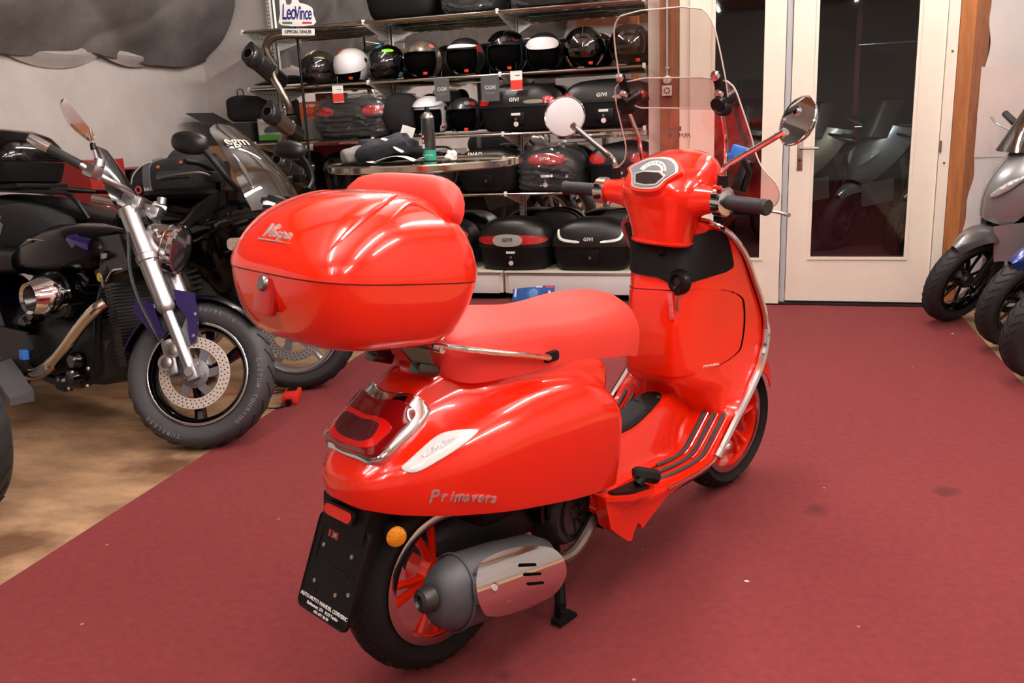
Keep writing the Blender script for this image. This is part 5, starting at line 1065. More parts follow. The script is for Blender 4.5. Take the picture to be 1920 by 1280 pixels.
# ================================================================ SHELVING, CABINETS AND GOODS
POST = mat('shelf_post_grey', (206,204,200), .35, .3)
BRK = mat('bracket_cream', (226,222,212), .4)
ROD = mat('rod_chrome', (208,202,190), .14, 1)
GLS = clear('shelf_glass', (196,208,202), .14)
rack_ = thing('display_shelving', 'wall shelving of chrome rods and glass on slotted posts with mirrored backs', 'shelving', (0,0,0))
UP = [-3.88,-2.89,-1.89,-.90]; LV = [.775,1.19,1.59,2.0]; VF, VB = 6.0, 6.385
for u in UP:
    b = MB(); b.box((u,6.405,1.39),(.030,.030,2.36)); p_ = b.build('post', POST, rack_)
    b = MB(); n = 80
    for k in range(n):
        z = .25+2.26*k/n
        for dx in (-.007,.007): b.box((u+dx,6.3895,z),(.005,.002,.016))
    b.build('post_slot', mat('slot_dark', (30,28,26), .8), p_, stuff=True)
for i in range(3):
    b = MB(); b.box(((UP[i]+UP[i+1])/2,6.436,1.39),(.955,.006,2.34)); b.build('mirror_panel', MIRROR, rack_)
for z in LV:
    for u in UP:
        b = MB(); x = .004; b.prism([(u-.002,VB+.005,z-.012),(u-.002,VF+.005,z-.012),(u-.002,VF+.005,z-.028),(u-.002,VB-.06,z-.11),(u-.002,VB+.005,z-.12)], (.004,0,0)); bk = b.build('bracket', BRK, rack_)
        b = MB()
        for k in range(5): b.cyl((u-.003,VB-.03-.05*k,z-.045),(u+.003,VB-.03-.05*k,z-.045),.007-.0006*k,n=8)
        b.build('bracket_hole', mat('slot_dark', (30,28,26), .8), bk, stuff=True)
        b = MB(); b.box((u,VF+.004,z-.012),(.022,.018,.034),bev=.005); b.build('bracket_tip', BRK, bk)
    for i in range(3):
        b = MB(); b.box(((UP[i]+UP[i+1])/2,(VF+VB)/2+.01,z-.004),(UP[i+1]-UP[i]-.012,VB-VF-.02,.006)); sh = b.build('glass_shelf', GLS, rack_)
        for k in range(5):
            v = VF+.004+.088*k; r = .0095 if k == 0 else .007; b = MB(); b.cyl((UP[i]+.006,v,z-.016),(UP[i+1]-.006,v,z-.016),r,n=10); b.build('shelf_rod', ROD, sh)
# cabinets
for i,(a,c) in enumerate(((-2.90,-1.935),(-1.915,-.945))):
    t = thing('base_cabinet', ('low cream cabinet under the shelving, left one, beside the narrow gap','low cream cabinet under the shelving with a blue brochure leaning on it')[i], 'cabinet', ((a+c)/2,6.18,0)); w_ = c-a
    b = MB(); b.box((0,.0,.128),(w_,.40,.15)); b.build('carcass', LACQ, t)
    b = MB(); b.box((0,-.005,.207),(w_+.004,.43,.010),bev=.003); b.build('top_panel', mat('cabinet_top', (222,212,194), .35), t)
    b = MB(); b.box((0,-.206,.118),(w_-.05,.014,.135),bev=.003); dr = b.build('drawer_front', mat('drawer_white', (222,220,218), .35), t)
    b = MB(); b.box((0,-.212,.192),(w_-.03,.012,.012),bev=.003); b.build('handle_rail', mat('rail_alu', (196,192,188), .3, .8), dr)
    b = MB(); b.box((0,.03,.026),(w_-.02,.32,.052)); b.build('plinth', VOID, t)
t = thing('brochure', 'blue square brochure leaning against the low cream cabinet behind the scooter seat', 'brochure', (-1.70,5.925,.0))
t.rotation_euler = (radians(-24),0,radians(-3))
b = MB(); b.box((0,0,.062),(.31,.006,.122)); bb = b.build('cover', mat('brochure_blue', (38,84,156), .4), t)
b = MB()
for k in range(32): pass
b.lathe([(.044,.0006),(.047,.001),(.044,.0014)],(0,-.003,.062),(0,-1,0),36,loop=True); b.lathe([(0,.001),(.034,.001),(.036,0)],(0,-.003,.062),(0,-1,0),30); b.build('printed_ring', mat('print_lightblue', (92,140,200), .5), bb)
b = MB(); b.box((-.135,-.0035,.062),(.014,.001,.06)); b.box((.12,-.0035,.05),(.018,.001,.07)); b.box((0,-.0035,.008),(.06,.001,.008)); b.build('white_print', PAPER, bb, stuff=True)
b = MB(); b.box((.12,-.0036,.112),(.06,.001,.016)); b.build('red_print', mat('print_red', (206,70,70), .5), bb)
b = MB(); b.box((.04,-.0036,.112),(.05,.001,.012)); b.build('pale_print', PAPER, bb)
# ---------------------------------------------------------------- luggage cases
FILM = clear('plastic_film', (248,248,248), .10, rough=.10, body=(210,212,214), bodyamt=.05)
def rg(a, b_, c): n_ = noise.noise(Vector((a,b_,c))); return 1-2.6*abs(n_)
RIM_RED = mat('case_red_lens', (178,16,18), .12, coat=1, bump=.3, bscale=120)
def case(label, x, y, z, w, d, h, e=.42, rz=0, lid_m=None, low_m=None, split=.52, lens='red2', logo='GIVI', lsz=.035, bag=0, dome=.6, group=None, plate=True, sticker=False):
    lid_m = lid_m or mat('case_black', (24,22,20), .36, spec=.45, bump=.05, bscale=300); low_m = low_m or BLACK
    t = thing('motorcycle_top_case', label, 'top case', (x,y,z), radians(rz), group)
    H = [(0,.78),(.03,.86),(.18,.94),(.40,.985),(split-.03,1.0)]
    L = [(split,1.02),(split+.06,1.02),(split+.20,.985),(split+.32,.90),(split+(1-split)*.86,.90-.30*dome),(split+(1-split)*.97,.66-.26*dome),(1,.30)]
    L = [(split,1.02),(split+.12*(1-split),1.02),(lerp(split,1,.40),.97),(lerp(split,1,.66),.88-.04*dome),(lerp(split,1,.86),.74-.14*dome),(lerp(split,1,.96),.55-.18*dome),(1,.25)]
    def ring(T, q, off=0): s = cubic(T, q)[0]; return [Vector((p[0],p[1],q*h)) for p in sell(w/2*s+off, d/2*(.25+.75*s)+off, e, 40)]
    b = MB(); b.loft([ring(H, q) for q in (0,.015,.05,.12,.22,.34,.44,split-.012)]); lo = b.build('lower_shell', low_m, t, 45)
    b = MB(); b.loft([ring(L, lerp(split,1,k/14)) for k in range(15)]); li = b.build('lid', lid_m, t, 45)
    b = MB(); b.loft([ring(H, q, -.004) for q in (split-.03,split+.01)]); b.build('seal', VOID, lo)
    def front(xx, q, off=0, T=None):
        T = T or (L if q >= split else H); s = cubic(T, q)[0]; a,c = w/2*s,d/2*(.25+.75*s); v = min(.999,abs(xx)/a); return Vector((xx, -c*(1-v**(2/e))**(e/2)-off, q*h+off*.2))
    def lp(x0,x1,q0,q1,off,m,name,par,skew=0,n=14,m2=8):
        def fn(u, v, o): a,c = disc_uv(u, v); xx = lerp(x0,x1,(a+1)/2)+skew*c; return front(xx, lerp(q0,q1,(c+1)/2), o if o > 0 else -.003)
        return patch(fn, n, m2, off).build(name, m, par, 50)
    if lens == 'red2':
        for s in (-1,1): lp(s*w*.20,s*w*.465,split+.04,split+.26,.006,RIM_RED,'red_lens',li,.01*s)
    elif lens == 'band':
        lp(-w*.47,w*.47,split+.05,split+.24,.004,RIM_RED,'red_lens_band',li); lp(-w*.24,w*.16,split+.02,split+.26,.007,mat('badge_silver',(206,202,198),.3,.5),'silver_badge_panel',li)
    elif lens == 'chevron':
        for s in (-1,1):
            b = MB(); P = [front(s*w*.40,split+.34,.003),front(s*w*.36,split+.16,.003),front(s*w*.13,split+.10,.003)]; b.tube(catmull(P,5), [.007]+[.013]*9+[.006], 8, flat=.4); b.build('clear_reflector', mat('clear_reflector', (226,224,220), .2, .3), li)
    elif lens == 'big':
        lp(-w*.30,w*.34,split+.10,split+.36,.006,RIM_RED,'red_lens',li)
    elif lens == 'wide':
        lp(w*.10,w*.36,split+.06,split+.14,.004,mat('smoke_lens',(150,142,130),.15,coat=1),'clear_lens',li); 
        for s in (-1,1): lp(s*w*.34,s*w*.485,split+.05,split+.20,.006,RIM_RED,'red_lens',li)
    if logo:
        q = split+(.15 if lens in ('band','chevron','wide') else .12); q = split+.24 if lens == 'big' else q; q = split+.30 if logo == 'SHAD' else q; xx = -w*.02 if lens != 'band' else -w*.04; xx = -w*.18 if logo == 'SHAD' else xx
        o = front(xx, q, .009 if lens in ('band','big') else .005); Y = front(xx,q+.03)-front(xx,q-.03)
        text(logo, lsz, PAPER if lens != 'band' else mat('badge_dark',(60,60,62),.4), li, frame(o,(1,0,0),Y), 'brand_lettering', .0012, .12, .0008, 1.12)
    if plate:
        o = front(0,.27); b = MB(); b.box(o+Vector((0,-.004,0)),(w*.22,.016,h*.26),bev=.005); pk = b.build('latch_plate', SATIN, lo)
        b = MB(); b.lathe([(0,.006),(.008,.006),(.011,0)],o+Vector((0,-.012,-.005)),(0,-1,0),14); b.build('key_barrel', STEEL, pk)
        if sticker:
            b = MB(); b.box(o+Vector((0,-.0125,h*.085)),(.065,.003,.016)); b.build('white_label', PAPER, pk)
            b = MB(); b.lathe([(0,.003),(.016,.003),(.018,0)],o+Vector((0,-.0115,-h*.12)),(0,-1,0),18); b.build('round_sticker', mat('sticker_pale',(222,206,202),.5), pk)
    if bag:
        b = MB(); rings = []; random.seed(int(abs(x*1000)))
        for k in range(27):
            q = k/26; T = H if q < split else L; s = cubic(T, min(.93,q))[0]
            rings.append([Vector((p[0]*(1.06+.05*rg(p[0]*9,q*6,x)),p[1]*1.08-.012+.018*rg(p[0]*13+q*7,q*9,x+5)*(1 if p[1] < 0 else .3),.004+q*h*(1.05+.06*rg(p[0]*8,p[1]*8,x+2)))) for p in sell(w/2*s+.012,d/2*(.25+.75*s)+.012,.6,90)])
        b.loft(rings); bg = b.build('plastic_bag', FILM, t, 32)
    return t
zA,zB,zC,zD = LV[2]+.002, LV[1]+.002, LV[0]+.002, .2145
case('black top case with red lenses in a clear plastic bag, left on the third shelf', -3.07,6.16,zB, .58,.32,.29, bag=9, lens='red2', logo='')
case('large black top case with smoked trim beneath the price tag, third shelf', -1.79,6.19,zB, .56,.36,.325, e=.32, split=.50, lens='wide', sticker=True, dome=.3)
case('large black top case with red corners beside the right shelf post on the third shelf', -1.175,6.19,zB, .60,.36,.32, e=.32, split=.52, lens='wide', sticker=True, dome=.3)
case('black top case with silver trim and white lettering behind the round table', -2.03,6.17,zC, .46,.34,.31, lens='', logo='SHAD', lsz=.04, split=.56)
case('black top case with large red lens inside a clear plastic bag, fourth shelf', -1.575,6.16,zC, .44,.32,.29, lens='big', logo='GIVI', bag=9, rz=-6, sticker=True, lsz=.034)
case('black top case with two red lamps and silver bar, right end of the fourth shelf', -1.085,6.18,zC, .44,.32,.31, lens='red2', logo='', sticker=True)
case('black top case with red band and silver badge on the low cabinet', -1.865,6.135,zD, .56,.30,.375, e=.72, split=.44, lens='band', logo='GIVI', lsz=.038, sticker=True, dome=.5)
case('angular black top case with two clear chevrons on the low cabinet', -1.285,6.135,zD, .57,.30,.365, e=.42, split=.46, lens='chevron', logo='GIVI', lsz=.034, dome=.9)
case('plain black domed top case behind the red-banded one on the cabinet', -1.62,6.365,zD, .44,.10,.40, lens='', logo='', plate=False)
case('grey-topped black case behind the angular one, right end of the cabinet', -1.13,6.365,zD, .42,.10,.385, lens='', logo='', plate=False, lid_m=mat('case_grey',(64,64,66),.4))
case('black case with red side lens showing left of the red-banded case', -2.42,6.17,zD, .46,.34,.36, lens='red2', logo='', plate=False)
case('big gloss black case with rounded underside on the top shelf, left', -2.62,6.19,LV[3]+.002, .55,.36,.34, lens='', logo='', lid_m=GLOSSB, plate=False)
case('dark top case in crumpled clear plastic on the top shelf, centre', -2.10,6.19,LV[3]+.002, .42,.34,.28, lens='', logo='', bag=7, plate=False)
case('second plastic-wrapped dark case at the right of the top shelf', -1.55,6.19,LV[3]+.002, .52,.34,.28, lens='red2', logo='', bag=7, plate=False)
case('gloss black rounded case, left of two behind the lowest exhaust silencer', -3.56,6.19,zC, .32,.34,.33, e=.7, lens='', logo='', lid_m=GLOSSB, low_m=GLOSSB, plate=False, dome=.8)
case('gloss black rounded case, right of two behind the lowest exhaust silencer', -3.24,6.19,zC, .28,.34,.32, e=.7, lens='', logo='', lid_m=GLOSSB, low_m=GLOSSB, plate=False, dome=.8)
case('black case in grey plastic film between the table and the wall shelf', -2.62,6.19,zC, .50,.34,.26, lens='', logo='', bag=8, plate=False)
# ---------------------------------------------------------------- helmets
def helmet(label, x, y, z, kind, m, rz=0, visor=None, s=1, bands=(), clip=None, txt=None, piping=None, raised=False, visor_film=None):
    t = thing('motorcycle_helmet', label, 'helmet', (x,y,z), radians(rz), 'helmets on the shelves')
    rx,ry,rz_,zc = .122*s,.148*s,.125*s,.112*s
    def P(th, ph, off=0, chin=0):
        a,p = radians(th),radians(ph); k = 1+(chin*.13*max(0,cos(a))**2); e_ = .92
        return Vector(((rx+off)*cos(p)**e_*sin(a), -(ry*k+off)*cos(p)**e_*cos(a)*(1), zc+(rz_+off)*copysign(abs(sin(p))**.95,sin(p))))
    def pt(th0,th1,ph0,ph1,off,th_,name,mm,par,n=20,m2=8,chin=0,rounded=False):
        b = MB(); G = []
        for i in range(m2+1):
            row = []
            for j in range(n+1):
                u,v = j/n,i/m2
                if rounded: a,c = disc_uv(u,v); u,v = (a+1)/2,(c+1)/2
                row.append(P(lerp(th0,th1,u),lerp(ph0,ph1,v),off,chin))
            G.append(row)
        b.sheet(G, -th_); return b.build(name, mm, par, 60)
    top0 = 20 if kind == 'full' else 20; HA = 74 if kind == 'full' else 62
    b = MB()
    def G(th0,th1,ph0,ph1,n,m2,chin=0): b.grid([[P(lerp(th0,th1,j/n),lerp(ph0,ph1,i/m2),0,chin) for j in range(n+1)] for i in range(m2+1)])
    G(-180,180,top0,89.5,48,12); G(HA,360-HA,-50,top0,30,10)
    sh = b.build('shell', m, t, 60)
    if kind == 'full': pt(-76,76,-52,-16,.001,.008,'chin_bar',m,sh,24,6,1); pt(-24,24,-40,-26,.004,.006,'chin_vent',SATIN,sh,10,3,1)
    b = MB(); b.grid([[P(lerp(-180,180,j/40),lerp(-58,80,i/14),-.012) for j in range(41)] for i in range(15)]); b.build('lining', VOID, t, 60)
    b = MB(); b.tube([P(lerp(-HA,HA,k/24),top0,.001) for k in range(25)]+[P(HA,lerp(top0,-50,k/10),.001) for k in range(1,11)], .0042, 6); b.tube([P(-HA,lerp(top0,-50,k/10),.001) for k in range(11)], .0042, 6); b.build('edge_trim', piping or SATIN, sh)
    if visor:
        p0,p1 = (-17,30) if kind == 'full' else (-24,34)
        if raised: p0,p1 = 26,72
        v_ = pt(-80,80,p0,p1,.006 if not raised else .016,.0022,'visor',visor,sh,26,9,.55 if kind == 'full' and not raised else 0,True)
        for sd in (-1,1): b = MB(); o = P(sd*84,14 if not raised else 24,.004); b.lathe([(0,.007),(.012,.006),(.017,0)],o,(sd,-.1,0),16); b.build('visor_pivot', SATIN, v_)
    if visor_film: pt(-58,58,*visor_film[:2],.009,.0015,'protective_film',visor_film[2],sh,22,6,0,True)
    for th0,th1,ph0,ph1,c in bands: pt(th0,th1,ph0,ph1,.0022,.003,'stripe',c,sh,16,5,0,True)
    if clip:
        b = MB(); b.box((.035*s,-ry*.62,.028),(.03,.014,.02),Euler((.3,.1,.2)),bev=.004); b.build('strap_buckle', clip, t)
        b = MB(); b.tube(catmull([(-.05*s,-ry*.5,.05),(-.045*s,-ry*.66,.025),(-.02*s,-ry*.68,.012)],4), .007, 6, flat=.3); b.build('chin_strap', SATIN, t)
    if txt:
        for s_,sz,th,ph,c in txt:
            o = P(th,ph,.011); text(s_, sz, c, sh, frame(o, P(th+4,ph)-P(th-4,ph), P(th,ph+4)-P(th,ph-4)), 'helmet_lettering', .0008, .1, .0006)
    return t
CV = clear('clear_visor', (214,210,206), .22); SMV = clear('smoke_visor', (70,70,72), .3, body=(40,40,42), bodyamt=.35)
OR = mat('orange_red', (226,64,34), .4); CY = mat('cyan_stripe', (74,166,190), .3, coat=.6); LG = mat('lime_stripe', (128,206,44), .3, coat=.6); GO = mat('gold_line', (186,164,112), .35, .5)
FILMW = mat('milky_film', (222,220,222), .35)
MB_ = mat('matte_black', (24,23,24), .5); BR_ = mat('brown_black_shell', (46,36,32), .3, coat=.6)
camo = mat('camo_shell', (128,112,94), .35, coat=.5, tint2=(38,28,26), vscale=26)
hs_ = zA
helmet('black full-face helmet with brown crown stripes, first from the left on the upper shelf', -3.355,6.17,hs_,'full',BR_,-8,SMV,1.02,((-32,-22,40,75,GO),(-6,6,48,80,PAPER),(22,60,24,34,GO)),None,(('cgm',.038,-16,4,STEEL),('···',.03,-12,-32,OR)))
helmet('white and red open helmet with milky film over its visor, second on the upper shelf', -3.085,6.17,hs_,'jet',mat('white_red_shell',(224,216,212),.3,coat=.6),-6,FILMW,1.03,((-40,-18,38,66,OR),(-60,-40,30,60,mat('dark_red_patch',(110,20,26),.4))),OR)
helmet('black full-face helmet with cyan and lime stripes, third on the upper shelf', -2.80,6.17,hs_,'full',GLOSSB,-8,SMV,1.05,((-34,6,50,72,CY),(18,62,30,42,LG),(64,100,-44,-28,CY),(52,66,-10,14,OR)),None,(('cgm',.038,-16,4,STEEL),('···',.03,-10,-32,OR)))
helmet('camouflage-patterned open-face helmet with orange buckle, fourth on the upper shelf', -2.52,6.17,hs_,'jet',camo,6,None,1.1,((44,66,30,44,mat('pale_red_patch',(206,110,96),.4)),),OR)
helmet('matte black open helmet with a white band above the opening, fifth on the upper shelf', -2.195,6.17,hs_,'jet',MB_,0,None,1.08,((-66,66,24,36,PAPER),(60,90,10,34,mat('red_line',(176,40,36),.4))),OR)
helmet('dark navy open helmet with its clear visor raised, sixth on the upper shelf', -1.88,6.17,hs_,'jet',mat('navy_shell',(26,28,44),.3,coat=.7),0,CV,1.14,((34,60,30,42,mat('pale_red_patch',(206,110,96),.4)),),OR,(('cgm',.03,0,42,STEEL),),raised=True)
helmet('black helmet with white film across the short visor, seventh on the upper shelf', -1.615,6.17,hs_,'jet',MB_,8,None,1.06,(),None,visor_film=(4,40,FILMW))
helmet('black helmet with gold piping, clear visor and tan leather rim, eighth on the upper shelf', -1.335,6.17,hs_,'jet',mat('piano_black',(18,17,18),.15,coat=.8),14,CV,1.14,((-6,-4,30,80,GO),(52,62,-20,10,OR)),OR,None,mat('tan_leather',(150,98,52),.6))
helmet('dark maroon helmet with clear visor at the right end of the upper shelf', -1.02,6.17,hs_,'jet',mat('maroon_shell',(52,34,38),.25,coat=.7),16,CV,1.14,((70,100,-30,10,mat('magenta_patch',(130,20,60),.4)),(52,60,-24,14,OR)),OR)
helmet('white open helmet with raised peak beside the black cloth bag on the third shelf', -2.475,6.15,zB,'jet',mat('pearl_white',(206,206,206),.25,coat=.6),-6,mat('white_peak',(226,226,228),.3,coat=.5),1.1,((60,84,-44,-16,PAPER),(64,80,-34,-26,mat('red_line',(176,40,36),.4))),None,raised=True)
helmet('black open-face helmet with a red corner flash on the third shelf', -2.215,6.15,zB,'jet',mat('dark_grey_shell',(48,48,50),.3,coat=.6),0,None,1.06,((44,66,30,44,mat('red_line',(176,40,36),.4)),(20,44,32,48,mat('grey_patch',(120,116,114),.4))),OR)
# ---------------------------------------------------------------- tags
def tagcard(label, px, y, ztop, w_, h_, kind, rz=0):
    t = thing('price_tag' if kind == 'price' else 'brand_card', label, 'tag', (px,y,ztop), radians(rz), 'cards hanging from the shelves')
    if kind == 'price':
        b = MB(); b.box((0,0,-h_*.28),(w_,.0016,h_*.44)); c = b.build('card', PAPER, t)
        b = MB(); b.box((0,0,-h_*.74),(w_,.0016,h_*.48)); b.build('red_panel', mat('tag_red',(222,62,50),.5), t)
        b = MB(); b.box((0,0,-h_*.99),(w_,.0017,h_*.03)); b.build('white_rim', PAPER, t)
        b = MB(); b.box((.01,-.0012,-h_*.28),(w_*.4,.0006,.004)); b.build('printed_price', mat('dark_ink', (50,48,46), .7), c)
    else:
        b = MB(); b.box((0,0,-h_*.5),(w_,.002,h_*.98)); c = b.build('card', mat('card_grey',(82,80,78),.6), t)
        text('CGM', .034, PAPER, c, Matrix.Translation((0,-.0016,-h_*.48)) @ Matrix.Rotation(pi/2,4,'X'), 'card_lettering', .0004, 0, .0015)
        b = MB(); b.box((0,-.0016,-h_*.68),(w_*.6,.0006,.003)); b.box((0,-.0016,-h_*.73),(w_*.5,.0006,.003)); b.build('small_print', mat('print_pale',(150,148,146),.6), c, stuff=True)
        b = MB(); b.box((0,-.004,-h_*.5),(w_+.012,.001,h_+.012)); b.build('plastic_sleeve', FILM, t)
    b = MB(); b.tube([(0,0,0),(0,.004,.02),(.002,.008,.045)], .001, 5); b.build('string', STEEL, t)
    return t
tagcard('white and red price tag hanging over the bagged top case', -3.12,5.97,1.575,.085,.125,'price',3)
tagcard('white and red price tag hanging over the middle black top case', -1.765,5.97,1.60,.085,.135,'price',-2)
tagcard('grey brand card in a plastic sleeve hanging under the camouflage helmet', -2.31,5.97,1.575,.11,.155,'card',-6)
tagcard('grey brand card in a plastic sleeve hanging under the navy helmet', -1.955,5.97,1.575,.12,.17,'card',4)
# silencer lying behind the hanging card
t = thing('spare_silencer', 'short steel silencer cone behind the hanging grey card, third shelf', 'silencer', (-2.40,6.31,zB+.26))
b = MB(); b.lathe([(.022,.13),(.027,.13),(.060,.07),(.062,.0),(.062,-.08)],(0,0,0),(-.5,-.85,.0),24); bd = b.build('cone', mat('heat_tinted_steel', (120,108,100), .35, .9), t)
b = MB(); b.lathe([(0,.10),(.022,.128)],(0,0,0),(-.5,-.85,0),20); b.build('bore', VOID, bd)
b = MB(); b.box((0,.03,-.14),(.03,.03,.20)); b.box((0,.03,-.235),(.12,.08,.012)); b.build('support', SATIN, t)
# black cloth bag on third shelf
def lump(label, name, cat, loc, r, m, e=.8, amp=.12, sc=5, seed=0, rz=0, flat=True):
    t = thing(name, label, cat, loc, radians(rz)); b = MB(); b.ell((0,0,r[2]), r, 30, 18, e)
    for i,v in enumerate(b.v):
        n_ = noise.noise(Vector((v.x*sc,v.y*sc,v.z*sc+seed)))+.5*noise.noise(Vector((v.x*sc*2.3,v.y*sc*2.3,v.z*sc*2.3+seed)))
        c = Vector((0,0,r[2])); q = c+(v-c)*(1+amp*n_)
        if flat and q.z < .004: q.z = .004
        b.v[i] = q
    b.build('cloth', m, t, 60); return t
BAGM = mat('black_cloth', (18,17,18), .9, bump=.3, bscale=40)
t = lump('crumpled black cloth bag between bagged case and white helmet', 'cloth_bag', 'bag', (-2.69,6.10,zB), (.13,.12,.15), BAGM, .75, .16, 6, 3)
b = MB(); b.tube(catmull([(-.04,-.05,.27),(-.02,-.06,.33),(.03,-.06,.33),(.05,-.05,.27)],4),.007,6,flat=.4); b.build('handle', BAGM, t)
# left stack beyond the shelving: dark carton with open flap, black carrier bag, picture box
BOXM = mat('brown_card', (150,108,70), .8); DBOX = mat('dark_carton', (44,40,38), .6)
def carton(label, loc, d, m, rz=0, flaps=(), name='carton'):
    t = thing(name, label, 'box', loc, radians(rz)); b = MB(); b.box((0,0,d[2]/2), d, bev=.003); b.build('box_body', m, t)
    b = MB(); b.box((0,0,d[2]+.0015),(d[0]*.98,.05,.003)); b.build('packing_tape', mat('tape',(176,140,92),.3), t)
    for sx,ang in flaps:
        b = MB(); q = Vector((cos(radians(ang))*sx,0,sin(radians(ang)))); P = [Vector((sx*d[0]/2,-d[1]/2,d[2])),Vector((sx*d[0]/2,d[1]/2,d[2]))]; L_ = d[0]*.5
        b.prism([P[0],P[1],P[1]+q*L_,P[0]+q*L_], (0,0,.004)); b.build('flap', m, t)
    return t
carton('dark flat carton low in the stack left of the shelving', (-4.22,6.22,0), (.52,.42,.62), BOXM)
carton('second brown carton of the stack left of the shelving', (-4.20,6.22,.625), (.48,.42,.55), BOXM, 4)
carton('dark carton with an open flap on top of the stack left of the shelving', (-4.12,6.2,1.18), (.38,.36,.16), DBOX, 0, ((-1,28),))
t = lump('black carrier bag with loop handle standing on the dark carton', 'carrier_bag', 'bag', (-4.03,6.2,1.345), (.15,.12,.10), BAGM, .55, .12, 7, 8)
b = MB(); b.tube(catmull([(-.05,-.04,.17),(-.05,-.05,.235),(-.02,-.05,.25),(.0,-.05,.235),(.0,-.04,.17)],4),.006,6,flat=.5); b.build('loop_handle', BAGM, t)
t = carton('boxed product with a grey and green picture label, left end of the third shelf', (-3.745,6.17,zB), (.26,.24,.18), DBOX, 0, (), 'product_box')
b = MB(); b.box((-.01,-.1212,.09),(.22,.002,.16)); lb = b.build('picture_label', mat('label_pale',(190,190,190),.5, tint2=(90,90,94), vscale=14), t)
b = MB(); b.box((-.01,-.1224,.03),(.22,.001,.04)); b.build('green_strip', mat('label_green',(70,140,50),.5), lb)
b = MB(); b.loft([[Vector((x,-.1225,.085+z)) for z in (-.02,h_)] for x,h_ in ((-.07,.0),(-.05,.02),(0,.035),(.04,.03),(.07,.005))],False,False); b.build('printed_vehicle', mat('print_dark',(60,62,66),.5), lb)
text('PULSE AUX', .02, PAPER, lb, Matrix.Translation((-.06,-.1226,.155)) @ Matrix.Rotation(pi/2,4,'X'), 'box_lettering', .0004)
t = carton('orange and grey battery box standing beside the bagged top case', (-3.50,6.27,zB), (.17,.12,.28), mat('battery_grey',(120,116,112),.6), 0, (), 'battery_box')
b = MB(); b.box((0,-.0612,.215),(.168,.002,.125)); lb = b.build('orange_panel', mat('battery_orange',(206,84,44),.5), t)
text('BATTERY', .026, PAPER, lb, Matrix.Translation((0,-.0625,.25)) @ Matrix.Rotation(pi/2,4,'X'), 'box_lettering', .0005, 0, .001)
b = MB(); b.box((0,-.0625,.19),(.13,.001,.006)); b.box((0,-.0625,.175),(.11,.001,.006)); b.build('printed_lines', mat('dark_ink', (50,48,46), .7), lb, stuff=True)
t = carton('second battery box behind the first, its dark red top edge showing', (-3.42,6.36,zB), (.18,.05,.34), mat('battery_red',(150,52,36),.5), 0, (), 'battery_box')
carton('brown carton standing behind the round table on the fourth shelf', (-3.02,6.22,zC), (.12,.2,.24), BOXM, 8)
t = carton('red and black carton behind the gloss black cases, fourth shelf', (-3.36,6.37,zC), (.45,.03,.36), mat('carton_red',(150,30,26),.5), 0)
b = MB(); b.box((0,-.0165,.2),(.44,.002,.14)); b.build('black_panel', SATIN, t)
# along the left wall behind the bikes
RB = mat('carton_red',(150,30,26),.5)
t = carton('red parts box with white letters behind the cruiser handlebar', (-4.33,4.74,.62), (.30,.34,.52), RB, 3)
text('TUAIR', .10, PAPER, t, Matrix.Translation((.152,-.02,.34)) @ Matrix.Rotation(pi/2,4,'Z') @ Matrix.Rotation(pi/2,4,'X') @ Matrix.Rotation(pi/2,4,'Z'), 'box_lettering', .0006, 0, .001)
carton('brown carton under the red parts box by the left wall', (-4.33,4.74,0), (.36,.40,.615), BOXM)
t = carton('red and black box lying open behind the flyscreen of the cruiser', (-4.33,5.22,.80), (.34,.42,.26), SATIN, -4, ((1,20),))
b = MB(); b.box((0,0,.262),(.33,.41,.006)); b.build('red_lid', RB, t)
carton('brown carton under the red and black box by the left wall', (-4.33,5.22,0), (.40,.42,.795), BOXM)
carton('long dark box under the tank bag level along the left wall', (-4.30,5.72,.78), (.40,.50,.28), DBOX)
carton('brown carton carrying the long dark box by the left wall', (-4.30,5.72,0), (.40,.48,.775), BOXM, 2)
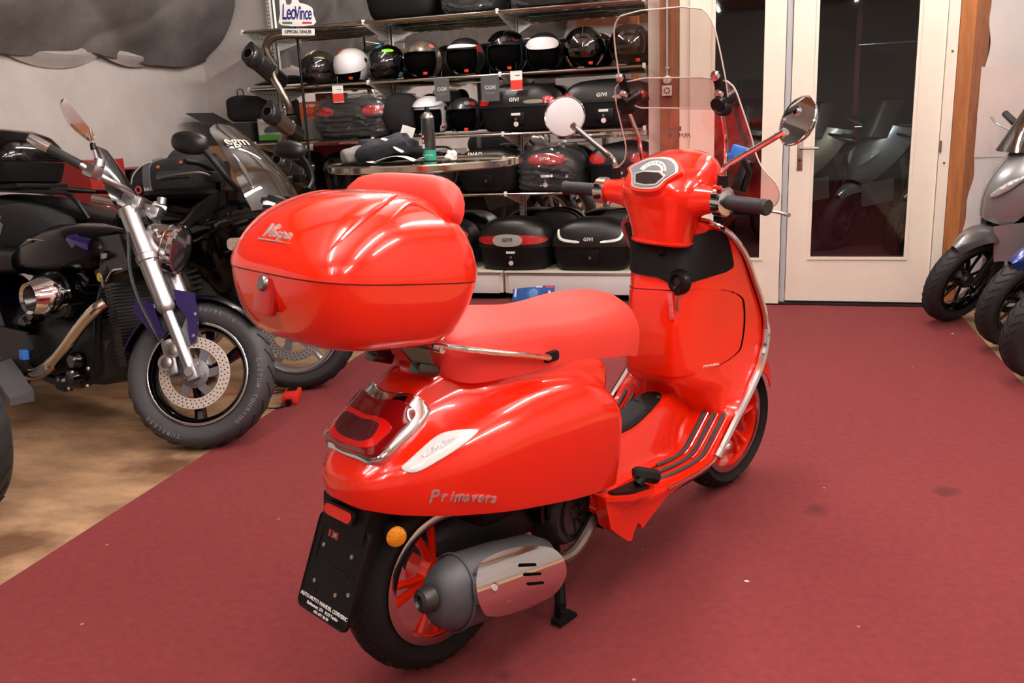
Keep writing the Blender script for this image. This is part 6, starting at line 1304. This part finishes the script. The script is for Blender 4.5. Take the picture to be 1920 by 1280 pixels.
# ---------------------------------------------------------------- exhaust display stand
ex = thing('exhaust_display', 'stand with three black-capped exhaust silencers under a dealer sign, left of the helmets', 'display stand', (0,0,0))
yE = 5.72
b = MB(); b.cyl((-3.36,yE+.17,.02),(-3.36,yE+.17,2.0),.010); b.lathe([(0,.02),(.2,.02),(.22,0)],(-3.36,yE+.12,0),(0,0,1),28); b.build('stand_pole', SATIN, ex)
def silencer(c, dirv, L_, r, m, nm='silencer'):
    D = Vector(dirv).normalized(); C = Vector(c); b = MB(); up = Vector((0,0,1)); S_ = D.cross(up).normalized(); Up = S_.cross(D)
    def ring(d, rx, ry, tip=0): return [C+D*d+S_*(rx*cos(2*pi*k/24))+Up*(ry*sin(2*pi*k/24)+tip*max(0,sin(2*pi*k/24))**6) for k in range(24)]
    b.loft([ring(d,a,a*1.08) for d,a in ((0,r*.9),(.01,r),(L_*.55,r),(L_*.555,r*1.02),(L_*.57,r*1.02),(L_*.575,r),(L_-.02,r*.96),(L_,r*.7))]); s_ = b.build(nm, m, ex, 40)
    b = MB(); b.loft([ring(d,a,a*1.1,t_) for d,a,t_ in ((.03,r*1.06,.0),(-.01,r*1.12,.016),(-.05,r*1.02,.03),(-.058,r*.90,.026))]); cp_ = b.build('end_cap', mat('carbon_cap',(26,26,27),.3,coat=.5), s_, 40)
    b = MB(); b.lathe([(r*.52,-.055),(r*.56,-.067),(r*.64,-.067),(r*.68,-.055)],C,D,24); b.build('outlet_ring', STEEL, cp_)
    b = MB(); b.lathe([(0,-.0605),(r*.52,-.0605)],C,D,20); b.build('outlet_bore', VOID, cp_)
    for d in (.03,L_*.565): b = MB(); b.lathe([(r*1.0,-.006),(r*1.08,-.005),(r*1.08,.005),(r*1.0,.006)],C+D*d,D,26); b.build('clamp_band', STEEL, s_)
    b = MB(); b.cyl(C+D*(L_*.25)+Up*r,C+D*(L_*.25)+Up*(r+.04)+S_*.02,.006,n=8); b.lathe([(0,.01),(.014,.008),(.016,0)],C+D*(L_*.25)+Up*(r+.035)+S_*.02,Up,10); b.build('mount_bolt', STEEL, s_)
TI = mat('titanium_pipe',(150,140,130),.3,1)
silencer((-3.53,yE-.16,1.765),(.05,.90,-.45),.36,.060,mat('carbon_can',(20,20,22),.3,coat=.6))
silencer((-3.43,yE-.16,1.375),(.05,.90,-.45),.35,.058,mat('titanium_can',(122,112,104),.32,.9))
silencer((-3.41,yE-.14,1.045),(.05,.90,-.45),.34,.060,mat('carbon_can',(20,20,22),.3,coat=.6))
for P in ([(-3.20,yE+.08,1.915),(-3.34,yE,1.915),(-3.44,yE-.03,1.90),(-3.495,yE-.03,1.85),(-3.50,yE-.02,1.79),(-3.48,yE+.02,1.72)],[(-3.49,yE+.02,1.70),(-3.47,yE-.02,1.63),(-3.42,yE-.02,1.54),(-3.39,yE,1.45),(-3.39,yE+.02,1.39)],[(-3.38,yE+.03,1.33),(-3.42,yE,1.27),(-3.48,yE-.01,1.17),(-3.50,yE,1.08),(-3.50,yE+.02,1.0)]):
    b = MB(); b.tube(catmull(P,6), .027, 14); b.build('link_pipe', TI, ex)
# sign
SG = frame((-3.215,yE-.06,2.04),(1,.10,-.06),(.05,0,1))
sb = MB(); out_ = catmull([(-.118,-.075,0),(-.122,.0,0),(-.118,.125,0),(-.085,.128,0),(-.075,.06,0),(-.035,.065,0),(-.03,.115,0),(.0,.115,0),(.02,.07,0),(.06,.06,0),(.11,.035,0),(.118,-.01,0),(.118,-.075,0)],3,True)
sb.prism([SG @ Vector((p.x,p.y,-.004)) for p in out_], SG.to_3x3() @ Vector((0,0,.006))); sg = sb.build('sign_board', PAPER, ex, label='white dealer sign with blue script')
NAVY = mat('sign_navy',(34,38,110),.4)
text('Leo', .105, NAVY, sg, SG @ Matrix.Translation((-.058,.005,.003)) @ Matrix.Diagonal((.72,1.35,1,1)), 'sign_lettering', .001, .15, .0012, .88)
text('Vince', .095, NAVY, sg, SG @ Matrix.Translation((.045,-.002,.003)) @ Matrix.Diagonal((.66,1.30,1,1)), 'sign_lettering', .001, .15, .0012, .88)
for k,c in enumerate(((60,110,80),(232,230,226),(196,50,60))): b = MB(); x0 = -.108+.072*k; b.prism([SG @ Vector((x,y,.0022)) for x,y in ((x0,-.068),(x0+.072,-.068),(x0+.072,-.055),(x0,-.055))], SG.to_3x3() @ Vector((0,0,.001))); b.build('flag_stripe', mat('flag_%d'%k, c, .5), sg)
b = MB(); b.prism([SG @ Vector((x,y,-.004)) for x,y in ((-.115,-.142),(.122,-.142),(.122,-.098),(-.115,-.098))], SG.to_3x3() @ Vector((0,0,.006))); sg2 = b.build('dealer_board', PAPER, ex)
text('OFFICIAL DEALER', .029, mat('sign_grey',(60,60,62),.5), sg2, SG @ Matrix.Translation((.003,-.120,.0025)) @ Matrix.Diagonal((.86,1,1,1)), 'sign_lettering', .0006, 0, .0012)
b = MB(); b.prism([SG @ Vector((x,y,-.006)) for x,y in ((-.012,-.105),(.012,-.105),(.012,-.07),(-.012,-.07))], SG.to_3x3() @ Vector((0,0,.004))); b.cyl(SG @ Vector((0,-.12,-.006)), (-3.36,yE+.17,1.95), .006, n=8); b.build('sign_bracket', STEEL, ex)
# black visor-like fairing part lying at the left end of the upper shelf
t = thing('fairing_part', 'pointed black fairing part lying at the left end of the upper shelf', 'fairing', (-3.68,6.12,zA))
b = MB(); b.sheet([[(lerp(-.20,.22,i/10),(.02+.10*sin(pi*min(1,.05+i/12)))*(2*j/8-1),.02+.055*sin(pi*min(1,i/13))*(1-(2*j/8-1)**2)) for j in range(9)] for i in range(11)], .004); b.build('panel', SATIN, t)
# ---------------------------------------------------------------- round table with can and clothing
tx,ty,tz = -1.70,4.10,1.10
t = thing('bistro_table', 'round steel-rimmed standing table behind the red scooter', 'table', (tx,ty,0))
b = MB(); b.lathe([(0,tz-.004),(.455,tz-.004),(.460,tz),(.470,tz),(.476,tz-.006),(.476,tz-.030),(.468,tz-.036),(.44,tz-.034),(0,tz-.030)],(0,0,0),(0,0,1),64); tp = b.build('table_top', mat('table_steel',(196,188,170),.14,1), t, 40)
b = MB(); b.lathe([(.0,tz-.0035),(.452,tz-.0035)],(0,0,0),(0,0,1),64); b.build('glass_inlay', mat('table_inlay',(120,116,104),.08,.6,coat=1), tp)
b = MB(); b.cyl((0,0,.03),(0,0,tz-.03),.036,n=24); b.build('column', STEEL, t)
b = MB(); b.lathe([(0,.045),(.05,.042),(.22,.020),(.24,.004),(.24,0),(0,0)],(0,0,0),(0,0,1),40); b.build('foot', STEEL, t)
t = thing('spray_can', 'black spray can with green band standing on the round table', 'can', (-1.70+.035,4.10-.02,tz-.0025))
b = MB(); b.lathe([(0,0),(.030,0),(.0325,.004),(.0325,.196),(.031,.204)],(0,0,0),(0,0,1),32); cn = b.build('can_body', mat('can_black',(28,29,31),.3,coat=.5), t)
b = MB(); b.lathe([(.0328,.004),(.0329,.006),(.0329,.050),(.0328,.052)],(0,0,0),(0,0,1),32); b.build('green_band', mat('can_green',(34,140,112),.4), cn)
b = MB(); b.lathe([(.031,.203),(.033,.206),(.031,.212),(.022,.226),(.014,.232)],(0,0,0),(0,0,1),28); b.build('can_shoulder', STEEL, cn)
b = MB(); b.lathe([(0,.258),(.010,.257),(.012,.248),(.012,.232)],(0,0,0),(0,0,1),18); b.build('nozzle', SATIN, cn)
for z in (.118,.096): b = MB(); o = Vector((-.016,-.0292,z)); F_ = frame(o,(.87,-.5,0),(0,0,1)); b.prism([F_ @ Vector((.009*cos(a),.009*sin(a),0)) for a in (0,pi/2,pi,3*pi/2)], F_.to_3x3() @ Vector((0,0,.0012))); hz_ = b.build('hazard_diamond', mat('tag_red',(222,62,50),.5), cn); b = MB(); b.prism([F_ @ Vector((.006*cos(a),.006*sin(a),.0012)) for a in (0,pi/2,pi,3*pi/2)], F_.to_3x3() @ Vector((0,0,.0008))); b.build('diamond_centre', PAPER, cn)
b = MB(); b.prism([Vector((-.016,-.0296,.0))+Vector((.87*x,-.5*x,z)) for x,z in ((-.008,.060),(.008,.060),(.008,.084),(-.008,.084))], (-.5*.001,-.87*.001,0)); b.build('barcode', PAPER, cn)
text('MOTOREX', .011, mat('print_pale2',(206,210,206),.5), cn, frame((.006,-.0328,.028),(1,0,0),(0,0,1)), 'can_lettering', .0003)
t = lump('dark navy shirt with white print heaped on the round table', 'folded_shirt', 'clothing', (-1.885,4.12,tz-.0025), (.155,.14,.062), mat('navy_cloth',(16,18,28),.85,bump=.4,bscale=30), .8, .55, 9, 2, 10)
b = MB(); b.tube(catmull([(-.02,-.10,.118),(.03,-.125,.098),(.07,-.150,.066),(.10,-.160,.050)],5), [.004]+[.017]*14+[.004], 8, flat=.35); b.build('white_print', PAPER, t)
t = lump('grey cloth end under the navy shirt on the round table', 'grey_cloth', 'clothing', (-2.03,4.02,tz-.0025), (.06,.09,.04), mat('grey_cloth',(128,124,122),.9,bump=.4,bscale=30), .8, .4, 9, 12)
t = thing('price_tag', 'white and red tag standing up from the shirt on the table', 'tag', (-1.825,4.16,tz+.10), 0, None, (radians(-12),radians(18),0))
b = MB(); b.box((0,0,.045),(.07,.002,.05)); b.build('card', PAPER, t); b = MB(); b.box((0,0,-.005),(.07,.002,.05)); b.build('red_panel', mat('tag_red',(222,62,50),.5), t)
t = thing('paper_leaflet', 'curled white leaflet lying in front of the shirt on the table', 'paper', (-1.77,3.93,tz-.002))
b = MB(); b.sheet([[(lerp(-.15,.13,i/12),lerp(-.035,.035,j/4)+.05*sin(i/12*3),.004+.028*abs(sin(i/12*4.2-.3))) for j in range(5)] for i in range(13)], .0012); b.build('sheet', PAPER, t)
t = lump('small crumpled white tissue on the round table beside the can', 'tissue', 'paper', (-1.515,3.98,tz-.0025), (.026,.024,.024), PAPER, .8, .5, 40, 3)
t = lump('crumpled clear plastic wrap on the shelf behind the round table', 'plastic_wrap', 'packaging', (-2.98,6.08,zC), (.15,.10,.06), FILM, .8, .5, 14, 21)
# charger on the carpet edge
t = thing('battery_charger', 'small red battery charger with black cables on the floor beside the carpet edge', 'charger', (-2.40,3.50,-.008), radians(20))
t.location = (-2.255,3.56,.0005)
b = MB(); b.box((0,0,.024),(.075,.15,.048),bev=.012); ch_ = b.build('charger_body', mat('charger_red',(214,44,30),.45), t)
b = MB(); b.box((0,.03,.050),(.045,.05,.004),bev=.001); b.build('charger_panel', SATIN, ch_)
b = MB(); b.box((0,-.085,.02),(.03,.03,.025),bev=.006); b.build('cable_grommet', SATIN, ch_)
b = MB(); b.tube(catmull([(0,-.09,.015),(-.06,-.12,.004),(-.17,-.06,.004),(-.22,.03,.004),(-.20,.10,.004)],8), .004, 6); b.build('black_cable', HOSE, t)
b = MB(); b.tube(catmull([(0,.075,.015),(.02,.16,.004),(-.03,.27,.004),(-.13,.24,.004),(-.15,.12,.004),(-.05,.14,.010),(.05,.24,.004),(.02,.32,.004),(-.08,.30,.004),(-.16,.20,.004)],8), .0035, 6); b.build('black_lead', HOSE, t)
b = MB(); b.tube(catmull([(-.02,.075,.02),(-.08,.14,.004),(-.25,.17,.004),(-.6,.15,.004),(-.95,.22,.004)],8), .0035, 6); b.build('red_lead', mat('cable_red',(206,60,40),.5), t)
# litter on the carpet
for i,(x,y) in enumerate(((-.066,2.285),(.93,5.27))): b = MB(); b.ell((0,0,.002),(.007,.004,.002),10,6); o = b.build('paper_scrap', PAPER, None); o.location = (x,y,0); tag(o, ('tiny white scrap on the carpet right of the scooter','tiny white scrap on the carpet near the right motorcycle tyres')[i], 'litter')
# mirrored background: two bikes further along the aisle are seen only in the shelf mirrors
bpy.context.view_layer.update()
